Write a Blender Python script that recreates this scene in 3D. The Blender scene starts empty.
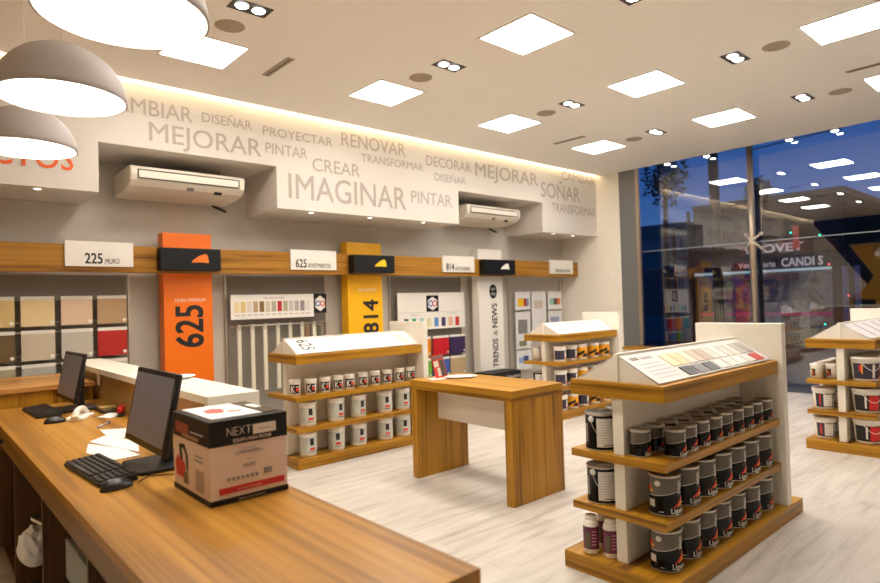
import bpy, bmesh, math, random
from mathutils import Vector, Matrix
random.seed(7)
PI = math.pi
C = bpy.context.scene.collection
SC = bpy.context.scene

# ------------------------------------------------------------------ materials
def srgb(r, g, b):
    f = lambda c: (c/255/12.92) if c/255 <= .04045 else ((c/255+.055)/1.055)**2.4
    return (f(r), f(g), f(b), 1)
MATS = {}
def mat(name, col, rough=.5, metal=0, spec=.5, noise=0, nscale=30, emit=None, es=0, coat=0, bump=0):
    if name in MATS: return MATS[name]
    m = bpy.data.materials.new(name); m.use_nodes = True
    nt = m.node_tree; b = nt.nodes['Principled BSDF']
    b.inputs['Base Color'].default_value = col
    b.inputs['Roughness'].default_value = rough
    b.inputs['Metallic'].default_value = metal
    b.inputs['Specular IOR Level'].default_value = spec
    b.inputs['Coat Weight'].default_value = coat
    if emit:
        b.inputs['Emission Color'].default_value = emit
        b.inputs['Emission Strength'].default_value = es
    if noise or bump:
        tc = nt.nodes.new('ShaderNodeTexCoord'); n = nt.nodes.new('ShaderNodeTexNoise')
        n.inputs['Scale'].default_value = nscale; n.inputs['Detail'].default_value = 4
        nt.links.new(tc.outputs['Object'], n.inputs['Vector'])
        if noise:
            mx = nt.nodes.new('ShaderNodeMix'); mx.data_type = 'RGBA'
            mx.inputs['A'].default_value = tuple(c*(1-noise) for c in col[:3])+(1,)
            mx.inputs['B'].default_value = tuple(min(1, c*(1+noise)) for c in col[:3])+(1,)
            nt.links.new(n.outputs['Fac'], mx.inputs['Factor'])
            nt.links.new(mx.outputs['Result'], b.inputs['Base Color'])
        if bump:
            bp = nt.nodes.new('ShaderNodeBump'); bp.inputs['Strength'].default_value = bump; bp.inputs['Distance'].default_value = .002
            nt.links.new(n.outputs['Fac'], bp.inputs['Height']); nt.links.new(bp.outputs['Normal'], b.inputs['Normal'])
    MATS[name] = m; return m

def wood(name, axis, c1, c2, c3, fine=38, rough=.38, along=1.2, var=.5):
    """striped veneer, grain running along the given axis (0 x, 1 y, 2 z)"""
    m = bpy.data.materials.new(name); m.use_nodes = True
    nt = m.node_tree; N = nt.nodes; L = nt.links; b = N['Principled BSDF']
    tc = N.new('ShaderNodeTexCoord')
    vec = tc.outputs['Object']
    if axis < 2:
        # on faces cut across the grain the veneer runs along the other horizontal direction
        sw = N.new('ShaderNodeSeparateXYZ'); L.new(vec, sw.inputs[0]); cb = N.new('ShaderNodeCombineXYZ')
        L.new(sw.outputs['Y'], cb.inputs['X']); L.new(sw.outputs['X'], cb.inputs['Y']); L.new(sw.outputs['Z'], cb.inputs['Z'])
        sn = N.new('ShaderNodeSeparateXYZ'); L.new(tc.outputs['Normal'], sn.inputs[0])
        ab = N.new('ShaderNodeMath'); ab.operation = 'ABSOLUTE'; L.new(sn.outputs[axis], ab.inputs[0])
        gt = N.new('ShaderNodeMath'); gt.operation = 'GREATER_THAN'; gt.inputs[1].default_value = .7; L.new(ab.outputs[0], gt.inputs[0])
        mv = N.new('ShaderNodeMix'); mv.data_type = 'VECTOR'; L.new(gt.outputs[0], mv.inputs['Factor'])
        L.new(vec, mv.inputs['A']); L.new(cb.outputs[0], mv.inputs['B']); vec = mv.outputs['Result']
    def mp(s_across, s_along, off=0):
        q = N.new('ShaderNodeMapping'); s = [s_across]*3; s[axis] = s_along
        q.inputs['Scale'].default_value = s; q.inputs['Location'].default_value = (off, off*1.3, off*.7)
        L.new(vec, q.inputs['Vector']); return q
    n1 = N.new('ShaderNodeTexNoise'); n1.inputs['Scale'].default_value = 1; n1.inputs['Detail'].default_value = 3
    n1.inputs['Roughness'].default_value = .6; n1.inputs['Distortion'].default_value = .0
    L.new(mp(fine, along*.35).outputs[0], n1.inputs['Vector'])
    n2 = N.new('ShaderNodeTexNoise'); n2.inputs['Scale'].default_value = 1; n2.inputs['Detail'].default_value = 2
    L.new(mp(fine*.28, along*.5, 4).outputs[0], n2.inputs['Vector'])
    n3 = N.new('ShaderNodeTexNoise'); n3.inputs['Scale'].default_value = 1; n3.inputs['Detail'].default_value = 2
    L.new(mp(fine*5, along*4, 9).outputs[0], n3.inputs['Vector'])
    a = N.new('ShaderNodeMath'); a.operation = 'MULTIPLY_ADD'; a.inputs[1].default_value = var
    L.new(n2.outputs['Fac'], a.inputs[0])
    a2 = N.new('ShaderNodeMath'); a2.operation = 'MULTIPLY_ADD'; a2.inputs[1].default_value = 1-var
    L.new(n1.outputs['Fac'], a2.inputs[0]); L.new(a.outputs[0], a2.inputs[2])
    a3 = N.new('ShaderNodeMath'); a3.operation = 'MULTIPLY_ADD'; a3.inputs[1].default_value = .12
    a.inputs[2].default_value = -.06
    L.new(n3.outputs['Fac'], a3.inputs[0]); L.new(a2.outputs[0], a3.inputs[2])
    r = N.new('ShaderNodeValToRGB'); L.new(a3.outputs[0], r.inputs['Fac'])
    e = r.color_ramp.elements; e[0].position = .39; e[0].color = c1; e[1].position = .59; e[1].color = c3
    k = e.new(.47); k.color = c2
    L.new(r.outputs['Color'], b.inputs['Base Color'])
    b.inputs['Roughness'].default_value = rough; b.inputs['Specular IOR Level'].default_value = .35
    MATS[name] = m; return m

W1, W2, W3 = srgb(112, 71, 10), srgb(164, 114, 22), srgb(183, 133, 36)
woodX = wood('veneer_x', 0, W1, W2, W3); woodY = wood('veneer_y', 1, W1, W2, W3); woodZ = wood('veneer_z', 2, W1, W2, W3, fine=30)
D1, D2, D3 = srgb(140, 96, 36), srgb(172, 120, 44), srgb(190, 140, 60)
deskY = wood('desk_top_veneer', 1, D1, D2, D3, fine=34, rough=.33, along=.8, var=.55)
deskF = wood('desk_face_shaded_veneer', 1, srgb(96, 70, 46), srgb(122, 92, 62), srgb(136, 104, 72), fine=40)  # desk veneer greyed and darkened, shade on the apron painted in
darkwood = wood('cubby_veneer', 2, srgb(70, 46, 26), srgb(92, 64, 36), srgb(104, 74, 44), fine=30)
beamX = wood('beam_veneer', 0, srgb(114, 72, 18), srgb(162, 110, 30), srgb(178, 126, 42), fine=34)

white = mat('white_laminate', srgb(236, 230, 216), .35, noise=.02, nscale=8)
offwhite = mat('soffit_paint', srgb(220, 213, 203), .7, noise=.02, nscale=5)
ceilm = mat('ceiling_paint', srgb(251, 246, 238), .85, noise=.01, nscale=3)
wallgrey = mat('wall_grey_paint', srgb(200, 193, 180), .8, noise=.03, nscale=4)
sidew = mat('side_wall_paint', srgb(240, 232, 218), .8, noise=.02, nscale=4)
letter = mat('soffit_lettering_paint', srgb(180, 168, 158), .7)
orange = mat('orange_panel', srgb(246, 118, 6), .4, noise=.02, nscale=9)
orangel = mat('orange_lettering', srgb(240, 100, 30), .5)
yellow = mat('yellow_panel', srgb(248, 184, 4), .4, noise=.02, nscale=9)
black = mat('black_sign', srgb(16, 16, 17), .5, spec=.3)
ink = mat('black_ink', srgb(22, 20, 20), .6)
greyink = mat('grey_ink', srgb(135, 128, 122), .6)
mat('mid_ink', srgb(92, 84, 80), .6)
paleink = mat('pale_ink', srgb(168, 160, 162), .6)
chrome = mat('brushed_metal', srgb(205, 196, 182), .3, metal=.9)
steel = mat('anodised_frame', srgb(176, 160, 140), .38, metal=.75)
greyframe = mat('grey_frame', srgb(118, 118, 118), .45, metal=.2)
blackp = mat('black_plastic', srgb(17, 17, 19), .42, noise=.1, nscale=60)
keym = mat('keycap_plastic', srgb(44, 41, 39), .5)
screenm = mat('dark_screen', srgb(116, 114, 126), .3, spec=.5)
bezel = mat('glossy_bezel', srgb(14, 14, 16), .2)
sheetm = mat('printed_sheet_paper', srgb(216, 211, 206), .55)
paper = mat('white_paper', srgb(230, 228, 226), .6)
card = mat('white_card', srgb(240, 234, 222), .5)
acm = mat('ac_plastic', srgb(232, 222, 204), .4)
acdark = mat('ac_gap', srgb(60, 52, 44), .6)
canblk = mat('can_black', srgb(10, 9, 9), .22, spec=.3, noise=.1, nscale=20)
cangrey = mat('can_grey_band', srgb(98, 91, 80), .34)
canrim = mat('can_tin', srgb(190, 184, 172), .28, metal=.85)
canlid = mat('can_lid_tin', srgb(140, 132, 118), .3, metal=.7)
labw = mat('label_white', srgb(226, 222, 214), .45)
redm = mat('label_red', srgb(222, 54, 24), .45)
yelm = mat('label_yellow', srgb(246, 168, 10), .45)
navy = mat('label_navy', srgb(52, 48, 64), .45)
potw = mat('white_pot', srgb(238, 232, 220), .35)
pots = mat('pale_grey_print', srgb(196, 200, 190), .45)
purple = mat('purple_label', srgb(104, 30, 64), .4)
boxpink = mat('carton_board', srgb(222, 196, 176), .6, noise=.03, nscale=40)
boxblk = mat('carton_black_print', srgb(17, 14, 13), .5, spec=.3)
boxred = mat('carton_red_print', srgb(190, 30, 34), .45)
red = mat('red_plastic', srgb(190, 30, 20), .35)
lampm = mat('lamp_shade_enamel', srgb(190, 181, 177), .6, spec=.3, noise=.02)
lampin = mat('lamp_inside_enamel', srgb(250, 244, 232), .5)
glow_lamp = mat('lamp_diffuser', (1, .93, .8, 1), .5, emit=(1, .9, .74, 1), es=9)
glow_panel = mat('panel_diffuser', (1, 1, 1, 1), .5, emit=(1, .94, .87, 1), es=22)
glow_spot = mat('spot_lamp', (1, 1, 1, 1), .3, emit=(1, .94, .88, 1), es=22)
glow_cove = mat('cove_strip', (1, .9, .7, 1), .5, emit=(1, .88, .66, 1), es=36)
glow_green = mat('green_led', (0, 1, .6, 1), .5, emit=(0, 1, .6, 1), es=3)
glow_red = mat('red_led', (1, .1, .1, 1), .5, emit=(1, .08, .08, 1), es=3)
fitting = mat('fitting_dark', srgb(60, 54, 48), .5)
grille = mat('speaker_grille', srgb(176, 160, 138), .8)

def floor_mat():
    m = bpy.data.materials.new('pale_plank_floor'); m.use_nodes = True
    nt = m.node_tree; N = nt.nodes; L = nt.links; b = N['Principled BSDF']
    tc = N.new('ShaderNodeTexCoord')
    br = N.new('ShaderNodeTexBrick'); br.offset = .37; br.squash = 1
    br.inputs['Scale'].default_value = 1; br.inputs['Brick Width'].default_value = 1.2; br.inputs['Row Height'].default_value = .2
    br.inputs['Mortar Size'].default_value = .0012; br.inputs['Mortar Smooth'].default_value = .3
    br.inputs['Color1'].default_value = (.42, .42, .42, 1); br.inputs['Color2'].default_value = (.62, .62, .62, 1)
    br.inputs['Mortar'].default_value = (.25, .25, .25, 1)
    L.new(tc.outputs['Object'], br.inputs['Vector'])
    mp = N.new('ShaderNodeMapping'); mp.inputs['Scale'].default_value = (1.1, 9, 1); L.new(tc.outputs['Object'], mp.inputs['Vector'])
    n = N.new('ShaderNodeTexNoise'); n.inputs['Scale'].default_value = 1.6; n.inputs['Detail'].default_value = 7; n.inputs['Roughness'].default_value = .62
    n.inputs['Distortion'].default_value = .6
    L.new(mp.outputs[0], n.inputs['Vector'])
    mx = N.new('ShaderNodeMix'); mx.data_type = 'FLOAT'; mx.inputs['Factor'].default_value = .42
    sp = N.new('ShaderNodeSeparateColor'); L.new(br.outputs['Color'], sp.inputs[0])
    L.new(n.outputs['Fac'], mx.inputs['A']); L.new(sp.outputs[0], mx.inputs['B'])
    r = N.new('ShaderNodeValToRGB'); e = r.color_ramp.elements
    e[0].position = .32; e[0].color = srgb(148, 136, 123); e[1].position = .66; e[1].color = srgb(207, 200, 190)
    k = e.new(.5); k.color = srgb(190, 182, 171)
    L.new(mx.outputs[0], r.inputs['Fac']); L.new(r.outputs['Color'], b.inputs['Base Color'])
    b.inputs['Roughness'].default_value = .42
    return m
floorm = floor_mat()

def glass_mat():
    m = bpy.data.materials.new('shop_glass'); m.use_nodes = True
    nt = m.node_tree; N = nt.nodes; L = nt.links; N.remove(N['Principled BSDF'])
    out = [q for q in N if q.type == 'OUTPUT_MATERIAL'][0]
    fr = N.new('ShaderNodeFresnel'); fr.inputs['IOR'].default_value = 2.7
    t = N.new('ShaderNodeBsdfTransparent'); t.inputs['Color'].default_value = (.86, .9, .93, 1)
    g = N.new('ShaderNodeBsdfGlossy'); g.inputs['Roughness'].default_value = .0
    mx = N.new('ShaderNodeMixShader'); geo = N.new('ShaderNodeNewGeometry'); inv = N.new('ShaderNodeMath'); inv.operation = 'SUBTRACT'; inv.inputs[0].default_value = 1; L.new(geo.outputs['Backfacing'], inv.inputs[1]); mu_ = N.new('ShaderNodeMath'); mu_.operation = 'MULTIPLY'; L.new(fr.outputs[0], mu_.inputs[0]); L.new(inv.outputs[0], mu_.inputs[1]); L.new(mu_.outputs[0], mx.inputs[0]); L.new(t.outputs[0], mx.inputs[1]); L.new(g.outputs[0], mx.inputs[2])
    L.new(mx.outputs[0], out.inputs['Surface']); return m
glassm = glass_mat()

# ------------------------------------------------------------------ mesh building
class MB:
    def __init__(s): s.bm = bmesh.new()
    def box(s, x0, x1, y0, y1, z0, z1):
        v = [s.bm.verts.new((x, y, z)) for x in (x0, x1) for y in (y0, y1) for z in (z0, z1)]
        for f in ((0, 1, 3, 2), (4, 6, 7, 5), (0, 4, 5, 1), (2, 3, 7, 6), (0, 2, 6, 4), (1, 5, 7, 3)): s.bm.faces.new([v[i] for i in f])
        return s
    def prism(s, pts, ax, a, b):
        """polygon pts in the two other axes, extruded along axis ax from a to b"""
        def P(p, t):
            q = list(p); q.insert(ax, t); return s.bm.verts.new(q)
        lo = [P(p, a) for p in pts]; hi = [P(p, b) for p in pts]
        s.bm.faces.new(lo); s.bm.faces.new(hi[::-1])
        n = len(pts)
        for i in range(n): s.bm.faces.new((lo[i], hi[i], hi[(i+1) % n], lo[(i+1) % n]))
        return s
    def lathe(s, prof, n=32, c=(0, 0, 0)):
        rings = []
        for r, z in prof:
            if r < 1e-6: rings.append([s.bm.verts.new((c[0], c[1], c[2]+z))])
            else: rings.append([s.bm.verts.new((c[0]+r*math.cos(2*PI*i/n), c[1]+r*math.sin(2*PI*i/n), c[2]+z)) for i in range(n)])
        for a, b in zip(rings, rings[1:]):
            for i in range(n):
                j = (i+1) % n
                if len(a) == 1 and len(b) == 1: continue
                if len(a) == 1: s.bm.faces.new((a[0], b[j], b[i]))
                elif len(b) == 1: s.bm.faces.new((a[i], a[j], b[0]))
                else: s.bm.faces.new((a[i], a[j], b[j], b[i]))
        for f in s.bm.faces: f.smooth = True
        return s
    def tube(s, pts, r, n=8):
        pts = [Vector(p) for p in pts]; prev = None; rings = []
        for i, p in enumerate(pts):
            d = (pts[min(i+1, len(pts)-1)]-pts[max(i-1, 0)]).normalized()
            u = d.orthogonal().normalized() if prev is None else (prev-d*prev.dot(d)).normalized()
            prev = u; w = d.cross(u)
            rings.append([s.bm.verts.new(p+(u*math.cos(2*PI*k/n)+w*math.sin(2*PI*k/n))*r) for k in range(n)])
        for a, b in zip(rings, rings[1:]):
            for k in range(n): f = s.bm.faces.new((a[k], a[(k+1) % n], b[(k+1) % n], b[k])); f.smooth = True
        s.bm.faces.new(rings[0][::-1]); s.bm.faces.new(rings[-1])
        return s
    def patch(s, R, a0, a1, lo, hi, n=14, flip=False):
        """curved label on a cylinder round z; angle 0 faces -y, + turns towards +x; lo/hi numbers or functions of t"""
        f = lambda g, t: g(t) if callable(g) else g
        A = []
        for i in range(n+1):
            t = i/n; a = math.radians(a0+(a1-a0)*t)
            rr = R(t) if callable(R) else R
            A.append((s.bm.verts.new((rr*math.sin(a), -rr*math.cos(a), f(lo, t))), s.bm.verts.new((rr*math.sin(a), -rr*math.cos(a), f(hi, t)))))
        for (a, b), (c, d) in zip(A, A[1:]):
            q = s.bm.faces.new((a, c, d, b)); q.smooth = True
        return s
    def rbox(s, x0, x1, y0, y1, z0, z1, r=.02, n=4):
        """box with rounded vertical edges"""
        pts = []
        for cx, cy, a in ((x1-r, y1-r, 0), (x0+r, y1-r, 90), (x0+r, y0+r, 180), (x1-r, y0+r, 270)):
            for k in range(n+1):
                t = math.radians(a+90*k/n); pts.append((cx+r*math.cos(t), cy+r*math.sin(t)))
        return s.prism(pts, 2, z0, z1)
    def xf(s, M):
        bmesh.ops.transform(s.bm, matrix=M, verts=s.bm.verts); return s
    def build(s, name, m, parent=None, label=None, bevel=0, off=None):
        if off is not None: bmesh.ops.translate(s.bm, vec=-Vector(off), verts=s.bm.verts)
        bmesh.ops.recalc_face_normals(s.bm, faces=s.bm.faces)
        me = bpy.data.meshes.new(name); s.bm.to_mesh(me); s.bm.free()
        me.materials.append(m); o = bpy.data.objects.new(name, me); C.objects.link(o)
        if parent: o.parent = parent
        if label: o['label'] = label
        if bevel:
            b = o.modifiers.new('bevel', 'BEVEL'); b.width = bevel; b.segments = 2; b.limit_method = 'ANGLE'; b.angle_limit = .7
        return o
def tag(o, label, cat, group=None, kind=None):
    o['label'] = label; o['category'] = cat
    if group: o['group'] = group
    if kind: o['kind'] = kind
    return o
def thing(name, label, cat, loc=(0, 0, 0), rz=0, group=None):
    o = bpy.data.objects.new(name, None); C.objects.link(o); o.location = loc; o.rotation_euler = (0, 0, rz)
    o.empty_display_size = .05
    return tag(o, label, cat, group)
def struct(name, mb, m, label=None, parent=None, bevel=0):
    o = mb.build(name, m, parent, bevel=bevel)
    if not parent: o['kind'] = 'structure'
    if label: o['label'] = label
    return o
def dup(o, loc, label, group=None, rz=None):
    r = o.copy(); C.objects.link(r); r.location = loc; r['label'] = label
    if rz is not None: r.rotation_euler = (0, 0, rz)
    if group: r['group'] = group
    for ch in list(o.children):
        c = ch.copy(); C.objects.link(c); c.parent = r
        for g in list(ch.children):
            d = g.copy(); C.objects.link(d); d.parent = c
    return r
_cap = {}
def text_mesh(s, thin=0, ex=0):
    cu = bpy.data.curves.new('t', 'FONT'); cu.body = s; cu.size = 1; cu.offset = thin; cu.extrude = ex; cu.resolution_u = 3
    o = bpy.data.objects.new('t', cu); C.objects.link(o)
    bpy.context.view_layer.update()
    me = bpy.data.meshes.new_from_object(o.evaluated_get(bpy.context.evaluated_depsgraph_get()))
    bpy.data.objects.remove(o); bpy.data.curves.remove(cu); return me
def cap(thin):
    if thin not in _cap:
        me = text_mesh('H', thin); ys = [v.co.y for v in me.vertices]; _cap[thin] = (min(ys), max(ys)); bpy.data.meshes.remove(me)
    return _cap[thin]
def lettering(s, m, parent, org, xd, yd, width, h, thin=0, bend=None, name='lettering', off=None, label=None, center=False):
    """text whose cap height is h and total width is width, on plane org/xd/yd; bend=(R, a0 deg): wrap round a cylinder"""
    bold = max(thin, 0)*.55; thin = min(thin, 0)
    me = text_mesh(s, thin); c0, c1 = cap(thin)
    xs = [v.co.x for v in me.vertices]; x0, x1 = min(xs), max(xs)
    sy = h/(c1-c0); sx = (width/(x1-x0)) if width else sy
    if bold:
        b = bmesh.new(); b.from_mesh(me); base = list(b.faces)
        for k_, (du, dv) in enumerate(((bold, bold), (-bold, bold), (bold, -bold), (-bold, -bold))):
            g = bmesh.ops.duplicate(b, geom=base)
            bmesh.ops.translate(b, vec=(du, dv*.8, k_+1), verts=[q for q in g['geom'] if isinstance(q, bmesh.types.BMVert)])
        b.to_mesh(me); b.free()
    org = Vector(org); xd = Vector(xd).normalized(); yd = Vector(yd).normalized()
    for v in me.vertices:
        u = (v.co.x-x0)*sx; w = (v.co.y-c0)*sy; lay = v.co.z*.0005
        if center: u -= (x1-x0)*sx/2
        if bend:
            R, a0 = bend; a = math.radians(a0)+u/R
            v.co = Vector(((R+lay)*math.sin(a), -(R+lay)*math.cos(a), org.z+w))
        else: v.co = org+xd*u+yd*w+xd.cross(yd)*lay
        if off is not None: v.co -= Vector(off)
    me.materials.clear(); me.materials.append(m)
    o = bpy.data.objects.new(name, me); C.objects.link(o); o.parent = parent
    if label: o['label'] = label
    return o
X, Y, Z = Vector((1, 0, 0)), Vector((0, 1, 0)), Vector((0, 0, 1))

# ------------------------------------------------------------------ room shell
XL, XR, YF, YB, ZC = -1.7, 9.65, -2.6, 7.2, 3.69
XG = 10.05
struct('floor', MB().box(XL, 9.57, YF, YB, -.1, 0), floorm, 'pale whitewashed wood plank floor')
struct('trim_1', MB().box(9.57, 10.25, YF, YB, -.1, -.002), mat('dark_threshold_stone', srgb(58, 60, 66), .4, noise=.1), 'dark threshold strip at the foot of the shop window')
struct('ceiling', MB().box(XL, XR, YF, 6.25, ZC, ZC+.06), ceilm, 'warm white flat ceiling')
struct('ceiling_slot', MB().box(XL, XR, 6.0, 6.36, 4.0, 4.04).box(XL, XR, 5.96, 6.0, ZC+.06, 4.04), ceilm, 'raised slot in the ceiling above the lettered soffit')
struct('ceiling_edge', MB().box(XR, 10.3, YF, YB, 4.25, 4.3).box(XR-.02, XR, YF, YB, ZC+.061, 4.3), ceilm, 'raised ceiling strip along the shop window')
struct('wall_back', MB().box(XL, 10.3, YB, YB+.1, -.1, 4.3), wallgrey, 'grey back wall behind the paint displays')
struct('wall_front', MB().box(XL, 10.3, YF-.1, YF, -.1, 4.3), sidew)
wl = struct('wall_left', MB().box(XL-.1, XL, YF, YB, -.1, 4.3), sidew, 'side wall with a black and yellow arrow painted on it')
MB().prism([(6.34, 3.6), (6.3, 3.68), (2.6, 3.68), (2.6, 2.85), (5.4, 2.85), (4.78, 1.88), (4.95, 1.6)], 0, XL+.001, XL+.004).build('painted_band', black, wl, 'black painted arrow band')
MB().prism([(5.38, 2.83), (2.6, 2.83), (2.6, .1), (5.3, .1), (5.83, .78), (4.97, 1.58), (4.76, 1.88)], 0, XL+.001, XL+.004).build('painted_band', mat('yellow_wall_paint', srgb(214, 160, 10), .6), wl, 'yellow painted arrow band')
struct('wall_right', MB().box(XR, XR+.05, 5.88, YB, -.1, 4.25).box(XR+.051, XG+.04, 6.3, YB, -.1, 4.25), sidew, 'warm white side wall beside the shop window')
struct('trim_2', MB().box(XR+.004, XR+.05, 5.56, 5.879, 0, 4.2), greyframe, 'grey upright cladding at the end of the side wall')
struct('trim_3', MB().box(XR, XR+.05, 5.5, 5.559, 0, 4.2), steel, 'bronze upright frame of the shop window')
w1 = struct('window_1', MB().box(XG, XG+.012, 3.745, 6.29, .001, 4.24), glassm, 'shop window pane between the column and the mullion')
w2 = struct('window_2', MB().box(XG, XG+.012, YF, 3.735, .001, 4.24), glassm, 'shop window pane right of the mullion')
joint = mat('silicone_joint', srgb(150, 160, 170), .4)
MB().box(XG-.004, XG-.0005, 3.745, 6.29, 2.247, 2.259).build('joint', joint, w1, 'pale silicone joint')
MB().box(XG-.004, XG-.0005, YF, 3.735, 2.247, 2.259).build('joint', joint, w2, 'pale silicone joint')
mu = thing('window_mullion', 'tall bronze tubular mullion standing against the shop window', 'mullion', (9.93, 3.735, 0))
MB().tube([(0, 0, 0), (0, 0, 4.24)], .048, 16).build('post', steel, mu)
sp = MB()
for sy in (-1, 1):
    for sz in (-1, 1):
        sp.tube([(-.05, 0, 2.26), (.05, sy*.11, 2.26+sz*.11)], .02, 8).tube([(.04, sy*.11, 2.26+sz*.11), (.115, sy*.11, 2.26+sz*.11)], .03, 12)
sp.build('glass_clamp', mat('clamp_steel', srgb(200, 188, 170), .4, metal=.4), mu, 'steel four-armed glass clamp')

# soffit boxes with painted words
so = struct('trim_4', MB()
    .prism([(XL, 2.58), (1.405, 2.58), (1.405, 3.06), (3.225, 3.06), (3.225, 2.58), (6.1, 2.58), (6.1, 3.07), (8.045, 3.07), (8.045, 2.58), (XR, 2.58), (XR, 4.0), (XL, 4.0)], 1, 6.35, YB-.001),
    offwhite, 'cream soffit boxes stepping along the back wall')
WORDS = [("CAMBIAR", 1.40, 2.286, 3.39, .154), ("DISEÑAR", 2.386, 2.936, 3.425, .10), ("MEJORAR", 1.859, 3.043, 3.142, .188), ("PROYECTAR", 3.066, 3.977, 3.40, .10),
         ("PINTAR", 3.094, 3.626, 3.197, .12), ("RENOVAR", 4.108, 5.125, 3.437, .165), ("CREAR", 3.69, 4.372, 3.068, .155), ("IMAGINAR", 3.37, 5.113, 2.71, .29),
         ("TRANSFORMAR", 4.401, 5.437, 3.275, .10), ("DECORAR", 5.491, 6.376, 3.37, .14), ("PINTAR", 5.206, 5.959, 2.82, .165), ("DISEÑAR", 5.642, 6.261, 3.175, .105),
         ("MEJORAR", 6.464, 7.943, 3.335, .205), ("CAMBIAR", 8.605, 9.59, 3.522, .14), ("SOÑAR", 8.02, 9.125, 3.17, .25), ("TRANSFORMAR", 8.3, 9.6, 2.94, .15)]
for s, a, b, z, h in WORDS:
    lettering(s, letter, so, (a, 6.347, z), X, Z, b-a, h, thin=.012)
lettering('PRODUCTOS', orangel, so, (-.24, 6.346, 2.755), X, Z, 1.435, .2, thin=.012, label='orange painted word')
# cove strip
cv = MB().box(XL+.05, XR-.05, 6.17, 6.215, ZC+.062, ZC+.085).build('cove_light', glow_cove)
tag(cv, 'warm glowing light strip hidden in the ceiling slot above the lettered soffit', 'cove light')
# wall switches
for i, (y, z, t) in enumerate([(6.38, 1.85, 'white wall switch plate beside the end of the wooden beam'), (6.11, 1.87, 'white wall switch plate nearer the shop window')]):
    o = MB().box(XR-.012, XR-.0005, y-.05, y+.05, z-.05, z+.05).build('switch_plate', card, bevel=.003); tag(o, t, 'switch', 'wall switches')

# ------------------------------------------------------------------ ceiling fittings
DIRX = ['']
panels = [(1.98, 5.2, 'behind the pendant lamps, nearest the left end of the soffit'), (3.88, 5.1, 'in the soffit row, second from the pendant lamps'),
          (5.79, 5.05, 'in the soffit row, third from the pendant lamps'), (7.78, 5.05, 'in the soffit row, nearest the window column'),
          (3.98, 3.25, 'in the middle row, largest in view above the display table'), (5.9, 3.23, 'in the middle row, second along from the display table'),
          (7.84, 3.24, 'in the middle row, nearest the window mullion'), (5.98, 1.42, 'cut by the top right corner of the photo'),
          (7.94, 1.42, 'in the front row nearest the shop window'),
          (2.0, 3.25, 'over the floor in front of the service desk'), (2.0, 1.42, 'over the near end of the service desk'), (4.0, 1.42, 'over the left end of the front gondola')]
p0 = None
for x, y, t in panels:
    lb = 'square ceiling light panel '+t
    if p0 is None:
        p0 = thing('ceiling_light', lb, 'ceiling light', (x, y, ZC), group='square ceiling light panels')
        f = MB().box(-.3, .3, -.3, -.275, -.006, -.0005).box(-.3, .3, .275, .3, -.006, -.0005).box(-.3, -.275, -.275, .275, -.006, -.0005).box(.275, .3, -.275, .275, -.006, -.0005)
        f.build('frame', ceilm, p0)
        MB().box(-.274, .274, -.274, .274, -.005, -.0008).build('diffuser', glow_panel, p0)
    else: dup(p0, (x, y, ZC), lb)
spots = [(1.97, 4.235, 'beside the largest pendant lamp'), (3.9, 4.135, 'between the two panels left of centre'), (5.8, 4.105, 'over the display table'), (7.72, 4.1, 'nearest the window column'),
         (4.05, 2.33, 'at the top edge, between the two nearest panels'), (5.93, 2.324, 'between the top right panel and the middle row'), (7.79, 2.318, 'near the shop window, right of the mullion'), (9.3, 2.3, ''), (2.0, 2.33, 'over the floor in front of the service desk')]
s0 = None
for x, y, t in spots:
    if not t: continue
    lb = 'twin recessed ceiling spotlight '+t
    if s0 is None:
        s0 = thing('twin_spotlight', lb, 'spotlight', (x, y, ZC), group='twin recessed spotlights')
        MB().box(-.15, .15, -.085, .085, -.004, -.0006).build('housing', fitting, s0)
        for sx in (-1, 1):
            b = MB().lathe([(0, -.012), (.038, -.012), (.046, -.006), (.048, -.0045)], 20, (sx*.066, 0, 0)).build('lamp', glow_spot, s0)
    else: dup(s0, (x, y, ZC), lb)
    l = bpy.data.lights.new('spot', 'SPOT'); l.energy = 45; l.spot_size = math.radians(80); l.spot_blend = .8; l.color = (1, .93, .84); l.shadow_soft_size = .06
    lo = bpy.data.objects.new('spot_light', l); C.objects.link(lo); lo.location = (x, y, ZC-.03)
sk0 = None
for x, y, t in [(1.97, 4.61, 'beside the largest pendant lamp'), (3.88, 4.53, 'beside the second panel of the soffit row'), (5.82, 4.49, 'over the display table'), (7.8, 4.48, 'nearest the window column'),
             (5.96, 1.975, 'beside the top right light panel'), (7.91, 1.98, 'nearest the shop window')]:
    lb = 'round grey ceiling speaker grille '+t
    if sk0 is None: sk0 = MB().lathe([(0, -.006), (.1, -.006), (.112, -.004), (.115, -.0006)], 32).build('ceiling_speaker', grille); sk0.location = (x, y, ZC); tag(sk0, lb, 'speaker', 'round ceiling speakers')
    else: dup(sk0, (x, y, ZC), lb)
for x, y, a, t in [(2.65, 5.14, 1.57, 'between the left panel and the soffit'), (7.07, 5.07, 1.57, 'beside the soffit panel nearest the window column'), (7.26, 1.5, 1.57, 'beside the light panel nearest the shop window')]:
    v = thing('ceiling_vent', 'narrow grey slot vent in the ceiling '+t, 'vent', (x, y, ZC), a, 'ceiling slot vents')
    MB().box(-.26, .26, -.035, .035, -.006, -.0006).build('frame', grille, v); MB().box(-.24, .24, -.008, .008, -.009, -.0065).build('slot', fitting, v)
MB0 = None
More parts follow.
